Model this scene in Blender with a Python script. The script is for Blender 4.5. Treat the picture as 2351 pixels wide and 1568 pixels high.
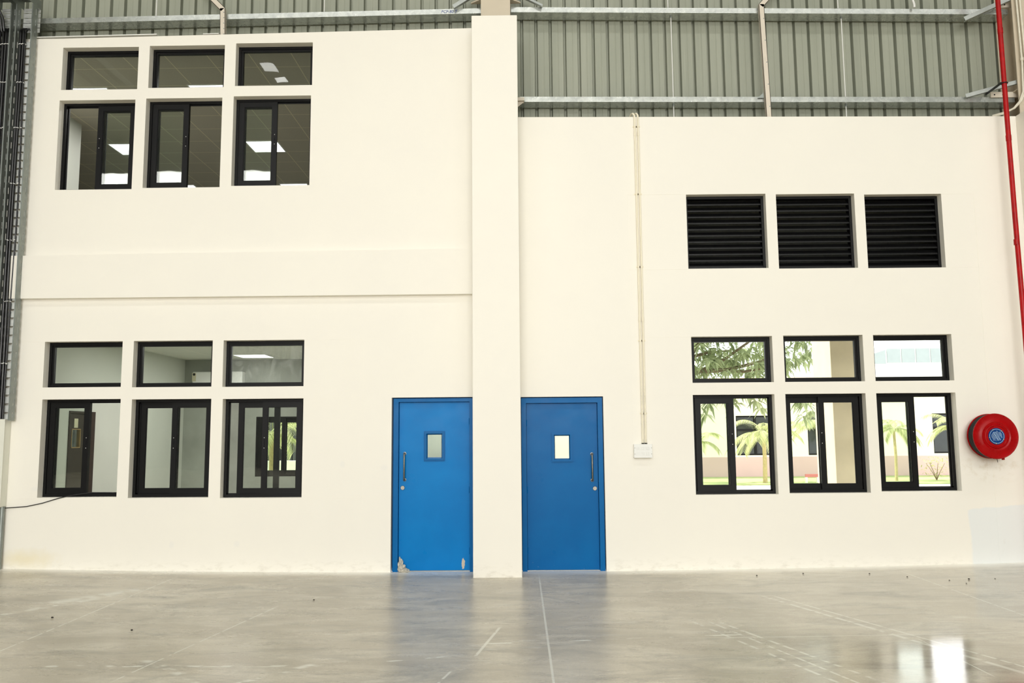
import bpy, bmesh, math, random
from mathutils import Vector, Matrix
for o in list(bpy.data.objects): bpy.data.objects.remove(o)
SC = bpy.context.scene
COL = SC.collection
R = math.radians
rnd = random.Random(7)

# ------------------------------------------------------------------ camera
F_PX, PITCH, ROLL, YAW = 1899.0, .1116, -.0083, -.0099
cam = bpy.data.cameras.new('camera'); cam_o = bpy.data.objects.new('camera', cam); COL.objects.link(cam_o)
cam.sensor_width = 36.0; cam.lens = 36.0 * F_PX / 2351.0; cam.clip_end = 500
_rot = Matrix.Rotation(YAW, 3, 'Z').transposed()          # yaw about the vertical
_base = Matrix.Rotation(R(90) + PITCH, 3, 'X')
_rollm = Matrix.Rotation(-ROLL, 3, 'Z').transposed()
cam_o.matrix_world = Matrix.Translation((0, -10.485, 1.658)) @ (_rot @ _base @ _rollm).to_4x4()
SC.camera = cam_o

# ------------------------------------------------------------------ light
SC.view_settings.view_transform = 'Standard'; SC.view_settings.look = 'None'
SC.view_settings.exposure = -0.07; SC.view_settings.gamma = 1.0; SC.view_settings.use_curve_mapping = False
SC.cycles.use_denoising = True
SC.cycles.max_bounces = 10; SC.cycles.diffuse_bounces = 5; SC.cycles.glossy_bounces = 5; SC.cycles.transparent_max_bounces = 16
SC.cycles.sample_clamp_indirect = 6.0; SC.cycles.caustics_reflective = False; SC.cycles.caustics_refractive = False
W = bpy.data.worlds.new('world'); SC.world = W; W.use_nodes = True
bg = W.node_tree.nodes['Background']; bg.inputs[0].default_value = (.97, .985, 1, 1); bg.inputs[1].default_value = 3.6
def lamp(name, kind, loc, energy, color=(1, 1, 1), size=None, rot=(0, 0, 0), angle=None):
    l = bpy.data.lights.new(name, kind); l.energy = energy; l.color = color
    if size: l.shape = 'RECTANGLE'; l.size, l.size_y = size
    if angle is not None: l.angle = angle
    o = bpy.data.objects.new(name, l); COL.objects.link(o); o.location = loc; o.rotation_euler = rot
    return o
sun = lamp('sun', 'SUN', (0, 0, 30), 9.0, (1, .96, .88), angle=R(.6))
sun.rotation_euler = Vector((-.6, .2, .85)).to_track_quat('Z', 'Y').to_euler()
# daylight through the hall's open end and its roof-light strips
DAY = (1.0, .985, .955)
lamp('hall_opening_light', 'AREA', (-.5, -30.5, 5.6), 4150, DAY, (15, 6.4), (R(90), 0, 0))
for xx, yy, pw, lx, dp in [(2.5, -6.2, 420, 22, .9), (-2.5, -20.2, 3180, 33, 2.5), (4, -26, 1080, 20, 2.0)]:
    lamp('rooflight_light', 'AREA', (xx, yy, 11.45), pw, DAY, (lx, dp), (0, 0, 0))
for xx, yy, lx, ly in [(-6.65, -10.28, .34, .5), (-6.56, -11.1, .32, .38)]: lamp('small_rooflight_light', 'AREA', (xx, yy, 11.45), 4, DAY, (lx, ly), (0, 0, 0))
for xx, yy, pw in [(-4.8, 3.4, 25), (-2.7, 2.4, 32), (-4.8, 1.6, 25), (-7.8, 2.6, 24), (-1.0, .9, 72)]: lamp('room_fill_light', 'AREA', (xx, yy, 3.07), pw, (1, .99, .96), (.56, .56), (0, 0, 0))  # unseen fill lamps added to brighten office, far room and lobby, without panels
for xx, yy in [(-4.7, 4.31), (-7.22, 4.38), (-4.75, 1.9), (-6.6, 1.95)]: lamp('upper_panel_light', 'AREA', (xx, yy, 6.97), 30, (1, .98, .94), (.56, .56), (0, 0, 0))

# ------------------------------------------------------------------ materials
def lin(r, g, b):
    f = lambda c: (c / 255 / 12.92) if c / 255 <= .04045 else ((c / 255 + .055) / 1.055) ** 2.4
    return (f(r), f(g), f(b), 1)
class NT:
    def __init__(s, name):
        s.m = bpy.data.materials.new(name); s.m.use_nodes = True; s.t = s.m.node_tree
        s.b = s.t.nodes['Principled BSDF']; s.out = s.t.nodes['Material Output']
        s._co = None
    def n(s, t, **k):
        x = s.t.nodes.new(t)
        for a, b in k.items(): setattr(x, a, b)
        return x
    def l(s, a, b): s.t.links.new(a, b)
    def co(s):
        if not s._co: s._co = s.n('ShaderNodeTexCoord').outputs['Object']
        return s._co
    def setv(s, sock, v):
        if isinstance(v, (int, float)): sock.default_value = v
        elif isinstance(v, (tuple, list)): sock.default_value = v
        else: s.l(v, sock)
    def math(s, op, a, b=0.0, c=None, clamp=False):
        x = s.n('ShaderNodeMath', operation=op, use_clamp=clamp); s.setv(x.inputs[0], a); s.setv(x.inputs[1], b)
        if c is not None: s.setv(x.inputs[2], c)
        return x.outputs[0]
    def noise(s, scale=5, detail=4, rough=.55, sc=(1, 1, 1), loc=(0, 0, 0), dist=0, vec=None):
        mp = s.n('ShaderNodeMapping'); s.l(vec or s.co(), mp.inputs['Vector']); mp.inputs['Scale'].default_value = sc; mp.inputs['Location'].default_value = loc
        x = s.n('ShaderNodeTexNoise'); s.l(mp.outputs[0], x.inputs['Vector']); x.inputs['Scale'].default_value = scale
        x.inputs['Detail'].default_value = detail; x.inputs['Roughness'].default_value = rough; x.inputs['Distortion'].default_value = dist
        return x.outputs['Fac']
    def ramp(s, fac, a, b, lo=0.0, hi=1.0):
        x = s.n('ShaderNodeMapRange'); s.setv(x.inputs['Value'], fac)
        x.inputs['From Min'].default_value = a; x.inputs['From Max'].default_value = b; x.inputs['To Min'].default_value = lo; x.inputs['To Max'].default_value = hi
        return x.outputs[0]
    def mix(s, fac, a, b, mode='MIX'):
        x = s.n('ShaderNodeMix', data_type='RGBA', blend_type=mode); s.setv(x.inputs[0], fac); s.setv(x.inputs[6], a); s.setv(x.inputs[7], b)
        return x.outputs[2]
    def xyz(s):
        x = s.n('ShaderNodeSeparateXYZ'); s.l(s.co(), x.inputs[0]); return x.outputs
    def blob(s, cx, cz, rx, rz, soft=.5, axes=(0, 2), wob=.0, nsc=9):
        q = s.xyz(); a = s.math('DIVIDE', s.math('SUBTRACT', q[axes[0]], cx), rx); b = s.math('DIVIDE', s.math('SUBTRACT', q[axes[1]], cz), rz)
        d = s.math('SQRT', s.math('ADD', s.math('MULTIPLY', a, a), s.math('MULTIPLY', b, b)))
        if wob: d = s.math('ADD', d, s.math('MULTIPLY', s.math('SUBTRACT', s.noise(nsc, 5), .5), wob))
        return s.ramp(d, 1.0, 1.0 - soft)
    def bump(s, h, dist=.01, strength=.3):
        x = s.n('ShaderNodeBump'); s.l(h, x.inputs['Height']); x.inputs['Distance'].default_value = dist; x.inputs['Strength'].default_value = strength
        s.l(x.outputs[0], s.b.inputs['Normal'])
    def fin(s, col=None, rough=None, metal=None, spec=None):
        if col is not None: s.setv(s.b.inputs['Base Color'], col)
        if rough is not None: s.setv(s.b.inputs['Roughness'], rough)
        if metal is not None: s.setv(s.b.inputs['Metallic'], metal)
        if spec is not None: s.setv(s.b.inputs['Specular IOR Level'], spec)
        return s.m
def simple(name, rgb, rough=.5, metal=0.0, var=.06, scale=6.0, spec=.5):
    t = NT(name); c = lin(*rgb); f = t.ramp(t.noise(scale, 4), .3, .7)
    a = tuple(min(1, x * (1 - var)) for x in c[:3]) + (1,); b = tuple(min(1, x * (1 + var)) for x in c[:3]) + (1,)
    return t.fin(t.mix(f, a, b), t.ramp(t.noise(scale * 2, 3), .3, .7, max(0.02, rough - .06), min(1, rough + .06)), metal, spec)
def emit(name, rgb, strength):
    t = NT(name); t.b.inputs['Base Color'].default_value = (.9, .9, .9, 1); t.b.inputs['Emission Color'].default_value = lin(*rgb); t.b.inputs['Emission Strength'].default_value = strength
    return t.m

M = {}
CREAM = (.875, .83, .715, 1)
def wall_mat(name, extra=None):
    t = NT(name)
    c = t.mix(t.ramp(t.noise(.7, 5, .6), .35, .7), (.876, .844, .768, 1), (.898, .866, .783, 1))
    c = t.mix(t.math('MULTIPLY', t.ramp(t.noise(2.2, 6, .7), .6, .75), .12), c, (.93, .90, .84, 1))
    q = t.xyz()
    low = t.math('MULTIPLY', t.ramp(q[2], .16, -.03), t.ramp(t.noise(7, 6, .7, sc=(1, 1, 2.5)), .50, .68))
    c = t.mix(t.math('MULTIPLY', low, .45), c, (.5, .46, .38, 1))
    if extra: c = extra(t, c)
    t.bump(t.noise(60, 5, .6), .004, .10)
    return t.fin(c, .62, 0, .35)
def ex_right(t, c):
    # a roughly rolled patch of bluish white primer by the foot of the wall, grime under the reel
    q = t.xyz(); wx = t.math('MULTIPLY', t.math('SUBTRACT', t.noise(3.5, 5), .5), .09)
    px = t.ramp(t.math('ADD', q[0], wx), 5.53, 5.56); pz = t.ramp(t.math('ADD', t.math('ADD', q[2], wx), t.math('MULTIPLY', q[0], -.08)), .255, .235)
    c = t.mix(t.math('MULTIPLY', t.math('MULTIPLY', px, pz), .93), c, (.80, .82, .81, 1))
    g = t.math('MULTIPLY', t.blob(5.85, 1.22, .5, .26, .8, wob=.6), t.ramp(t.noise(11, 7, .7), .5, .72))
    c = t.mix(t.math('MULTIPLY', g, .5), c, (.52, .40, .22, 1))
    g2 = t.math('MULTIPLY', t.blob(5.55, .25, .9, .22, .8, wob=.6), t.ramp(t.noise(8, 7, .7, loc=(3, 0, 0)), .6, .75))
    return t.mix(t.math('MULTIPLY', g2, .35), c, (.50, .42, .30, 1))
def ex_left(t, c):
    g = t.blob(-6.2, .16, .5, .16, .9, wob=.8)
    c = t.mix(t.math('MULTIPLY', g, .55), c, (.80, .70, .44, 1))
    for x, z, w, h in [(-6.13, 1.02, .06, .04), (-4.37, .33, .04, .06), (-3.55, .33, .05, .05), (-1.72, 1.25, .06, .05), (-2.25, 1.3, .04, .05)]:
        c = t.mix(t.math('MULTIPLY', t.blob(x, z, w, h, .6, wob=.9), .35), c, (.80, .79, .76, 1))
    return c
M['wall_l'] = wall_mat('cream_paint_stained', ex_left); M['wall_r'] = wall_mat('cream_paint_patched', ex_right); M['wall'] = wall_mat('cream_paint')

def seg_mask(t, x0, y0, x1, y1, w, soft=.6, broken=0.0, seed=0):
    L = math.hypot(x1 - x0, y1 - y0); a = math.atan2(y1 - y0, x1 - x0)
    mp = t.n('ShaderNodeMapping', vector_type='TEXTURE'); t.l(t.co(), mp.inputs['Vector'])
    mp.inputs['Location'].default_value = ((x0 + x1) / 2, (y0 + y1) / 2, 0); mp.inputs['Rotation'].default_value = (0, 0, a)
    s = t.n('ShaderNodeSeparateXYZ'); t.l(mp.outputs[0], s.inputs[0])
    m = t.math('MULTIPLY', t.ramp(t.math('ABSOLUTE', s.outputs[1]), w, w * (1 - soft)), t.ramp(t.math('ABSOLUTE', s.outputs[0]), L / 2, L / 2 * .9))
    if broken:
        m = t.math('MULTIPLY', m, t.ramp(t.noise(5, 3, .5, sc=(1, 2.2, 1), loc=(seed, seed * 2, 0)), broken, broken + .06))
    return m
t = NT('polished_concrete')
c = t.mix(t.ramp(t.noise(.55, 5, .6, sc=(1, .8, 1), dist=.6), .3, .72), lin(176, 168, 151), lin(213, 204, 186))
c = t.mix(t.ramp(t.noise(1.7, 9, .74, sc=(.45, 1.1, 1), dist=1.0), .46, .70, 0, .75), c, lin(230, 223, 206))
c = t.mix(t.ramp(t.noise(2.3, 9, .76, sc=(.45, 1.2, 1), loc=(7, 2, 0), dist=.8), .50, .72, 0, .8), c, lin(138, 136, 127))
c = t.mix(t.ramp(t.noise(6, 9, .8, sc=(.25, 1.4, 1), loc=(1, 5, 0), dist=.4), .57, .70, 0, .7), c, lin(232, 229, 219))
c = t.mix(t.ramp(t.noise(8, 9, .8, sc=(.3, 1.3, 1), loc=(11, 3, 0), dist=.6), .62, .72, 0, .7), c, lin(112, 111, 106))
c = t.mix(t.ramp(t.noise(70, 4, .7), .35, .7, 0, .22), c, lin(120, 117, 108))
q = t.xyz()
dust = t.math('MULTIPLY', t.ramp(q[1], -.30, -.06), t.ramp(t.noise(4, 6, .7, sc=(.4, 2, 1)), .12, .5))
c = t.mix(t.math('MULTIPLY', dust, .85), c, lin(246, 244, 236))
for a in [(.2, -.05, .22, -12, .011, .4, 0), (4.49, -.2, 4.53, -9, .010, .4, .40), (-4.13, -.2, -4.08, -9, .010, .4, .40),
          (1.2, -3.39, 14, -3.34, .008, .5, .33), (-2.43, -2.0, -2.85, -4.6, .010, .5, .40),
          (-5.3, -4.24, -1.45, -4.16, .028, .4, .50), (-1.3, -4.13, .3, -3.62, .02, .4, .53), (-.4, -3.53, 1.9, -3.28, .022, .4, .52),
          (-.20, -2.93, -.37, -3.92, .016, .5, .35), (-.52, -4.3, -.62, -4.75, .012, .5, .38), (-1.55, -4.1, -2.2, -4.9, .05, .8, .52),
          (-3.0, -3.9, -2.2, -4.6, .05, .8, .5), (1.5, -2.7, 2.3, -5.2, .02, .7, .44), (1.66, -2.75, 2.42, -5.2, .016, .7, .44), (1.75, -2.8, 2.62, -5.2, .02, .7, .46),
          (2.45, -1.6, 3.6, -4.9, .03, .6, .43), (2.56, -1.6, 3.75, -4.9, .018, .6, .40), (3.2, -3.5, 3.22, -4.6, .008, .5, .3),
          (-4.3, -1.55, -5.4, -3.3, .09, .9, .48), (-4.2, -1.2, -4.75, -2.0, .14, .9, .42)]:
    c = t.mix(t.math('MULTIPLY', seg_mask(t, *a[:5], soft=a[5], broken=a[6], seed=a[0]), .8), c, lin(228, 226, 214))
pol = t.ramp(t.math('ADD', q[0], t.math('MULTIPLY', t.noise(.9, 3), 1.2)), 2.4, 3.7)       # better polished towards the reel side
rf = t.math('ADD', t.ramp(pol, 0, 1, .28, .085), t.ramp(t.noise(3, 6, .7, sc=(.4, 1.2, 1)), .3, .7, -.03, .04))
t.bump(t.noise(14, 6, .6, sc=(.5, 1, 1)), .002, .10)
M['floor'] = t.fin(c, rf, 0, t.ramp(pol, 0, 1, .24, .42))

t = NT('black_aluminium'); M['black'] = t.fin(t.mix(t.ramp(t.noise(30, 5, .7), .66, .8), (.0035, .0035, .0038, 1), (.016, .016, .016, 1)), .42, 0, .22)
M['louvre'] = simple('black_powder_coat', (15, 15, 16), .45, 0, .15, 6, .25)
def glass_mat(name, tint=(.955, .975, .955, 1), refl=1.0, haze=0.0):
    t = NT(name); tr = t.n('ShaderNodeBsdfTransparent'); tr.inputs[0].default_value = tint
    gl = t.n('ShaderNodeBsdfGlossy'); gl.inputs['Roughness'].default_value = .015
    bp = t.n('ShaderNodeBump'); t.l(t.noise(1.6, 2), bp.inputs['Height']); bp.inputs['Distance'].default_value = .02; bp.inputs['Strength'].default_value = .05; t.l(bp.outputs[0], gl.inputs['Normal'])
    fr = t.n('ShaderNodeFresnel'); fr.inputs['IOR'].default_value = 1.52
    mx = t.n('ShaderNodeMixShader'); t.l(t.math('MULTIPLY', fr.outputs[0], refl, clamp=True), mx.inputs[0]); t.l(tr.outputs[0], mx.inputs[1]); t.l(gl.outputs[0], mx.inputs[2])
    res = mx.outputs[0]
    if haze:                                                # dusty wipe marks on the pane
        df = t.n('ShaderNodeBsdfDiffuse'); df.inputs[0].default_value = (.75, .78, .74, 1)
        m2 = t.n('ShaderNodeMixShader'); t.l(t.ramp(t.noise(3.5, 7, .7, sc=(1.6, 1, 1), dist=1.5), .45, .8, haze * .25, haze), m2.inputs[0]); t.l(res, m2.inputs[1]); t.l(df.outputs[0], m2.inputs[2]); res = m2.outputs[0]
    t.l(res, t.out.inputs['Surface']); t.t.nodes.remove(t.b); return t.m
M['glass'] = glass_mat('window_glass', refl=.75); M['glass_dusty'] = glass_mat('dusty_window_glass', refl=.75, haze=.22)

t = NT('blue_enamel')
c = t.mix(t.ramp(t.noise(2.2, 5, .6), .35, .7), (.0, .112, .34, 1), (.0, .128, .37, 1))
q = t.xyz()
c = t.mix(t.math('MULTIPLY', t.ramp(t.noise(26, 6, .75, sc=(1, 1, 2.4)), .66, .70), t.ramp(q[2], .16, .02)), c, lin(206, 196, 176))
c = t.mix(t.math('MULTIPLY', t.ramp(t.noise(40, 5, .7, sc=(1, 1, 1), loc=(4, 4, 4)), .745, .76), t.ramp(q[2], 1.4, .2)), c, lin(150, 170, 200))
M['blue'] = t.fin(c, t.ramp(t.noise(4, 5), .3, .7, .26, .4), 0, .12)
t = NT('blue_enamel_chipped')
c = t.mix(t.ramp(t.noise(2.2, 5, .6), .35, .7), (.0, .175, .50, 1), (.0, .20, .55, 1))
c = t.mix(t.blob(.813, .095, .020, .075, .15, wob=1.9, nsc=28), c, lin(205, 190, 170))
c = t.mix(t.math('MULTIPLY', t.ramp(t.noise(40, 5, .7, loc=(4, 4, 4)), .75, .765), .8), c, lin(170, 185, 205))
M['blue_chip'] = t.fin(c, t.ramp(t.noise(4, 5), .3, .7, .26, .4), 0, .12)
M['steel'] = simple('brushed_steel', (128, 123, 114), .32, 1.0, .08, 30)
t = NT('galvanised_steel')
c = t.mix(t.ramp(t.noise(14, 6, .75, dist=1.0), .35, .68), lin(176, 181, 178), lin(216, 219, 214)); c = t.mix(t.ramp(t.noise(3, 4, .6, sc=(2, 1, 1)), .6, .75, 0, .4), c, lin(236, 238, 234))
M['galv'] = t.fin(c, t.ramp(t.noise(9, 5), .3, .7, .2, .3), .7)
M['galv_tray'] = simple('bright_galvanised_tray', (206, 209, 206), .5, .25, .08, 12); M['galv_matte'] = simple('matte_galvanised_angle', (176, 181, 178), .5, .35, .1, 14); M['galv_dark'] = simple('dull_galvanised_steel', (150, 156, 152), .5, .75, .12, 12)
t = NT('grey_green_sheet')
c = t.mix(t.ramp(t.noise(.9, 4, .6, sc=(6, 1, .25)), .3, .7), lin(150, 154, 139), lin(163, 166, 151)); c = t.mix(t.ramp(t.noise(2, 5, .7, sc=(22, 1, .35)), .6, .75, 0, .45), c, lin(190, 191, 174))
M['clad'] = t.fin(c, .5, 0, .4)
M['offwhite_steel'] = simple('off_white_steel_paint', (216, 206, 190), .5, 0, .04)
M['col_steel'] = simple('beige_steel_paint', (205, 193, 172), .5, 0, .05, 2)
M['red'] = simple('red_enamel', (160, 0, 5), .3, 0, .12, 9, .2); M['red_pipe'] = simple('red_pipe_paint', (170, 8, 12), .4, 0, .2, 14, .3)
M['rubber'] = simple('black_rubber', (20, 20, 18), .55, 0, .2); M['cable'] = simple('black_cable_sheath', (15, 15, 16), .4, 0, .2)
M['white_plastic'] = simple('white_plastic', (232, 232, 228), .4, 0, .02); M['white_pvc'] = simple('off_white_conduit', (226, 220, 202), .45, 0, .06, 25)
t = NT('scuffed_conduit'); c = t.mix(t.math('MULTIPLY', t.ramp(t.noise(18, 6, .75, sc=(1, 1, .5)), .5, .66), t.ramp(t.xyz()[2], 1.1, -.6, 0, 1)), lin(240, 232, 210), lin(160, 160, 152)); M['conduit'] = t.fin(c, .5)
M['label_blue'] = simple('blue_label', (0, 58, 122), .4, 0, .06, 6, .2); M['label_white'] = simple('white_ink', (150, 178, 206), .5); M['brass'] = simple('brass_rivet', (190, 170, 130), .35, .6)
M['rag'] = simple('dirty_cloth', (190, 184, 170), .9, 0, .25, 30)
M['cabinet'] = simple('cabinet_paint', (226, 226, 214), .45, 0, .02)
M['room_wall'] = simple('pale_grey_green_paint', (206, 209, 199), .7, 0, .03, 1.5)
M['cement'] = simple('bare_cement_plaster', (148, 151, 142), .75, 0, .13, 2.2)
M['brown_door'] = simple('dark_brown_laminate', (62, 53, 47), .7, 0, .08, 6, .15)
def tile_mat(name, base, line):
    t = NT(name); q = t.xyz()
    def ln(v, off):
        f = t.math('FRACT', t.math('DIVIDE', t.math('ADD', v, off), .6)); return t.math('LESS_THAN', t.math('ABSOLUTE', t.math('SUBTRACT', f, .5)), .011)
    m = t.math('MAXIMUM', ln(q[0], 60.0 + .30 + .78), ln(q[1], 60.0 + .30 - .4))
    return t.fin(t.mix(m, t.mix(t.ramp(t.noise(40, 4), .35, .65), tuple(x * .94 for x in base[:3]) + (1,), base), line), .8)
M['tiles_up'] = tile_mat('mineral_fibre_tiles', lin(176, 168, 152), lin(214, 206, 176)); M['tiles'] = tile_mat('ceiling_tiles_white', lin(218, 220, 208), lin(238, 236, 222))
M['panel'] = emit('lit_diffuser', (255, 255, 252), 4.0)
M['roofsheet'] = simple('roof_sheet', (150, 153, 146), .6); M['hall_sheet'] = simple('hall_grey_sheet', (116, 120, 112), .6)
# outdoors
M['grass'] = simple('lawn_grass', (146, 160, 104), .8, 0, .12, 4); M['court'] = simple('pale_concrete_paving', (205, 200, 190), .8, 0, .06, 2)
M['ext_cream'] = simple('outdoor_cream_paint', (236, 229, 208), .7, 0, .02, 1); M['ext_pink'] = simple('dusty_pink_paint', (200, 172, 168), .7, 0, .03, 1)
M['ext_white'] = simple('outdoor_white_paint', (236, 234, 228), .7, 0, .02, 1); M['ext_grey'] = simple('grey_sheet_cladding', (176, 184, 186), .5, 0, .05, 3)
M['shed_grey'] = simple('dark_grey_sheet', (74, 77, 74), .6, 0, .05, 3, .2); M['ext_panel'] = simple('pale_grey_sheet', (152, 160, 162), .6, 0, .04, 3, .2); M['ext_col'] = simple('weathered_beige_render', (214, 200, 176), .75, 0, .08, 3); M['dark_glass'] = simple('dark_glass_reflective', (30, 36, 34), .12, 0, .3, 2)
M['bark'] = simple('grey_brown_bark', (128, 112, 92), .85, 0, .2, 12); M['palm_bark'] = simple('palm_trunk_fibre', (170, 158, 112), .8, 0, .18, 14)
def leafmat(name, a, b):
    t = NT(name); oi = t.n('ShaderNodeNewGeometry'); c = t.mix(oi.outputs['Random Per Island'], lin(*a), lin(*b))
    t.fin(c, .45, 0, .4); tl = t.n('ShaderNodeBsdfTranslucent'); t.l(c, tl.inputs[0]); mx = t.n('ShaderNodeMixShader'); mx.inputs[0].default_value = .5
    t.l(t.b.outputs[0], mx.inputs[1]); t.l(tl.outputs[0], mx.inputs[2]); t.l(mx.outputs[0], t.out.inputs[0]); return t.m
M['leaf'] = leafmat('mango_leaves', (134, 148, 108), (192, 202, 160)); M['frond'] = leafmat('palm_fronds', (142, 154, 100), (204, 204, 158)); M['shrub'] = leafmat('shrub_leaves', (150, 158, 100), (196, 190, 140))
M['yellow'] = simple('yellow_paint', (236, 180, 40), .5); M['blue_ink'] = simple('blue_marker_ink', (60, 80, 150), .6); M['speck'] = simple('dark_grit', (50, 44, 36), .9)
M['sign'] = simple('cream_notice', (206, 200, 170), .6); M['orange_wood'] = simple('light_timber_bead', (170, 140, 90), .6)

# ------------------------------------------------------------------ mesh helpers
WLOC = {}
class MB:
    def __init__(s): s.bm = bmesh.new()
    def box(s, x0, x1, y0, y1, z0, z1, mat=None, bev=0):
        v = [s.bm.verts.new(p) for p in [(x0, y0, z0), (x1, y0, z0), (x1, y1, z0), (x0, y1, z0), (x0, y0, z1), (x1, y0, z1), (x1, y1, z1), (x0, y1, z1)]]
        fs = [s.bm.faces.new([v[i] for i in f]) for f in [(0, 3, 2, 1), (4, 5, 6, 7), (0, 1, 5, 4), (1, 2, 6, 5), (2, 3, 7, 6), (3, 0, 4, 7)]]
        if mat:
            for q in v: q.co = mat @ q.co
        if bev: bmesh.ops.bevel(s.bm, geom=list({e for f in fs for e in f.edges}), offset=bev, segments=2, affect='EDGES', profile=.5)
        return s
    def face(s, pts): s.bm.faces.new([s.bm.verts.new(p) for p in pts]); return s
    def prism(s, pts, axis, a, b):                          # a polygon pulled along an axis (0 x, 1 y, 2 z)
        def mk(p, t): l = list(p); l.insert(axis, t); return tuple(l)
        A = [s.bm.verts.new(mk(p, a)) for p in pts]; B = [s.bm.verts.new(mk(p, b)) for p in pts]; n = len(pts)
        fs = [s.bm.faces.new(A), s.bm.faces.new(B[::-1])] + [s.bm.faces.new((A[i], B[i], B[(i + 1) % n], A[(i + 1) % n])) for i in range(n)]
        bmesh.ops.recalc_face_normals(s.bm, faces=fs); return s
    def bar(s, p, q, w, h, up=(0, 0, 1)):                   # straight bar between two points
        p, q = Vector(p), Vector(q); d = (q - p).normalized(); sd = d.cross(Vector(up)).normalized(); u = sd.cross(d)
        m = Matrix((sd, d, u)).transposed().to_4x4(); m.translation = (p + q) / 2; L = (q - p).length
        return s.box(-w / 2, w / 2, -L / 2, L / 2, -h / 2, h / 2, m)
    def angle(s, p, q, w, th=.005, up=(0, 0, 1)):           # an L section between two points
        p, q = Vector(p), Vector(q); d = (q - p).normalized(); sd = d.cross(Vector(up)).normalized(); u = sd.cross(d)
        m = Matrix((sd, d, u)).transposed().to_4x4(); m.translation = (p + q) / 2; L = (q - p).length
        s.box(-w / 2, w / 2, -L / 2, L / 2, -w / 2, -w / 2 + th, m); return s.box(w / 2 - th, w / 2, -L / 2, L / 2, -w / 2 + th, w / 2, m)
    def tube(s, pts, r, n=10, cap=True, taper=None):
        pts = [Vector(p) for p in pts]; rings = []; N = len(pts)
        prev = None
        for i, p in enumerate(pts):
            d = (pts[min(i + 1, N - 1)] - pts[max(i - 1, 0)]).normalized()
            a = prev if prev is not None else (Vector((1, 0, 0)) if abs(d.x) < .9 else Vector((0, 1, 0)))
            a = (a - d * a.dot(d)).normalized(); b = d.cross(a); prev = a
            rr = r if taper is None else r + (taper - r) * i / (N - 1)
            rings.append([s.bm.verts.new(p + (a * math.cos(t) + b * math.sin(t)) * rr) for t in [2 * math.pi * k / n for k in range(n)]])
        for A, B in zip(rings, rings[1:]):
            for k in range(n): s.bm.faces.new((A[k], A[(k + 1) % n], B[(k + 1) % n], B[k]))
        if cap: s.bm.faces.new(rings[0][::-1]); s.bm.faces.new(rings[-1])
        return s
    def lathe_y(s, prof, c, n=48):                          # profile of (radius, y) turned about an axis along y through c
        rings = []
        for r, y in prof:
            rings.append([s.bm.verts.new((c[0] + r * math.cos(t), c[1] + y, c[2] + r * math.sin(t))) for t in [2 * math.pi * k / n for k in range(n)]] if r > 0 else [s.bm.verts.new((c[0], c[1] + y, c[2]))])
        for A, B in zip(rings, rings[1:]):
            for k in range(n):
                j = (k + 1) % n
                if len(A) == 1 and len(B) == 1: continue
                if len(A) == 1: s.bm.faces.new((A[0], B[j], B[k]))
                elif len(B) == 1: s.bm.faces.new((A[k], A[j], B[0]))
                else: s.bm.faces.new((A[k], A[j], B[j], B[k]))
        return s
    def build(s, name, mat, parent=None, smooth=False, loc=None):
        bmesh.ops.recalc_face_normals(s.bm, faces=s.bm.faces) if s.bm.faces and len(s.bm.faces) < 20000 else None
        base = Vector(WLOC[parent.as_pointer()]) if parent else Vector((0, 0, 0))
        org = Vector(loc) if loc is not None else (base if parent else Vector((0, 0, 0)))
        for v in s.bm.verts: v.co -= org
        me = bpy.data.meshes.new(name); s.bm.to_mesh(me); s.bm.free()
        if isinstance(mat, (list, tuple)):
            for m in mat: me.materials.append(m)
        else: me.materials.append(mat)
        if smooth:
            for p in me.polygons: p.use_smooth = True
            me.set_sharp_from_angle(angle=R(38))
        o = bpy.data.objects.new(name, me); COL.objects.link(o)
        if parent: o.parent = parent; o.location = org - base
        else: o.location = org
        WLOC[o.as_pointer()] = tuple(org); return o
def tag(o, label=None, cat=None, group=None, kind=None):
    for k, v in (('label', label), ('category', cat), ('group', group), ('kind', kind)):
        if v: o[k] = v
    return o
def root(name, loc, label, cat, group=None, kind=None):
    o = bpy.data.objects.new(name, None); COL.objects.link(o); o.location = loc; WLOC[o.as_pointer()] = tuple(loc); o.empty_display_size = .1
    return tag(o, label, cat, group, kind)
def copy_tree(o, loc, label, group=None):
    c = o.copy(); COL.objects.link(c); c.location = loc; WLOC[c.as_pointer()] = tuple(loc); c['label'] = label
    if group: c['group'] = group
    for ch in o.children:
        d = ch.copy(); COL.objects.link(d); d.parent = c
        for g in ch.children: e = g.copy(); COL.objects.link(e); e.parent = d
    return c
def struct(o, label=None, cat=None): return tag(o, label, cat, None, 'structure')

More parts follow.
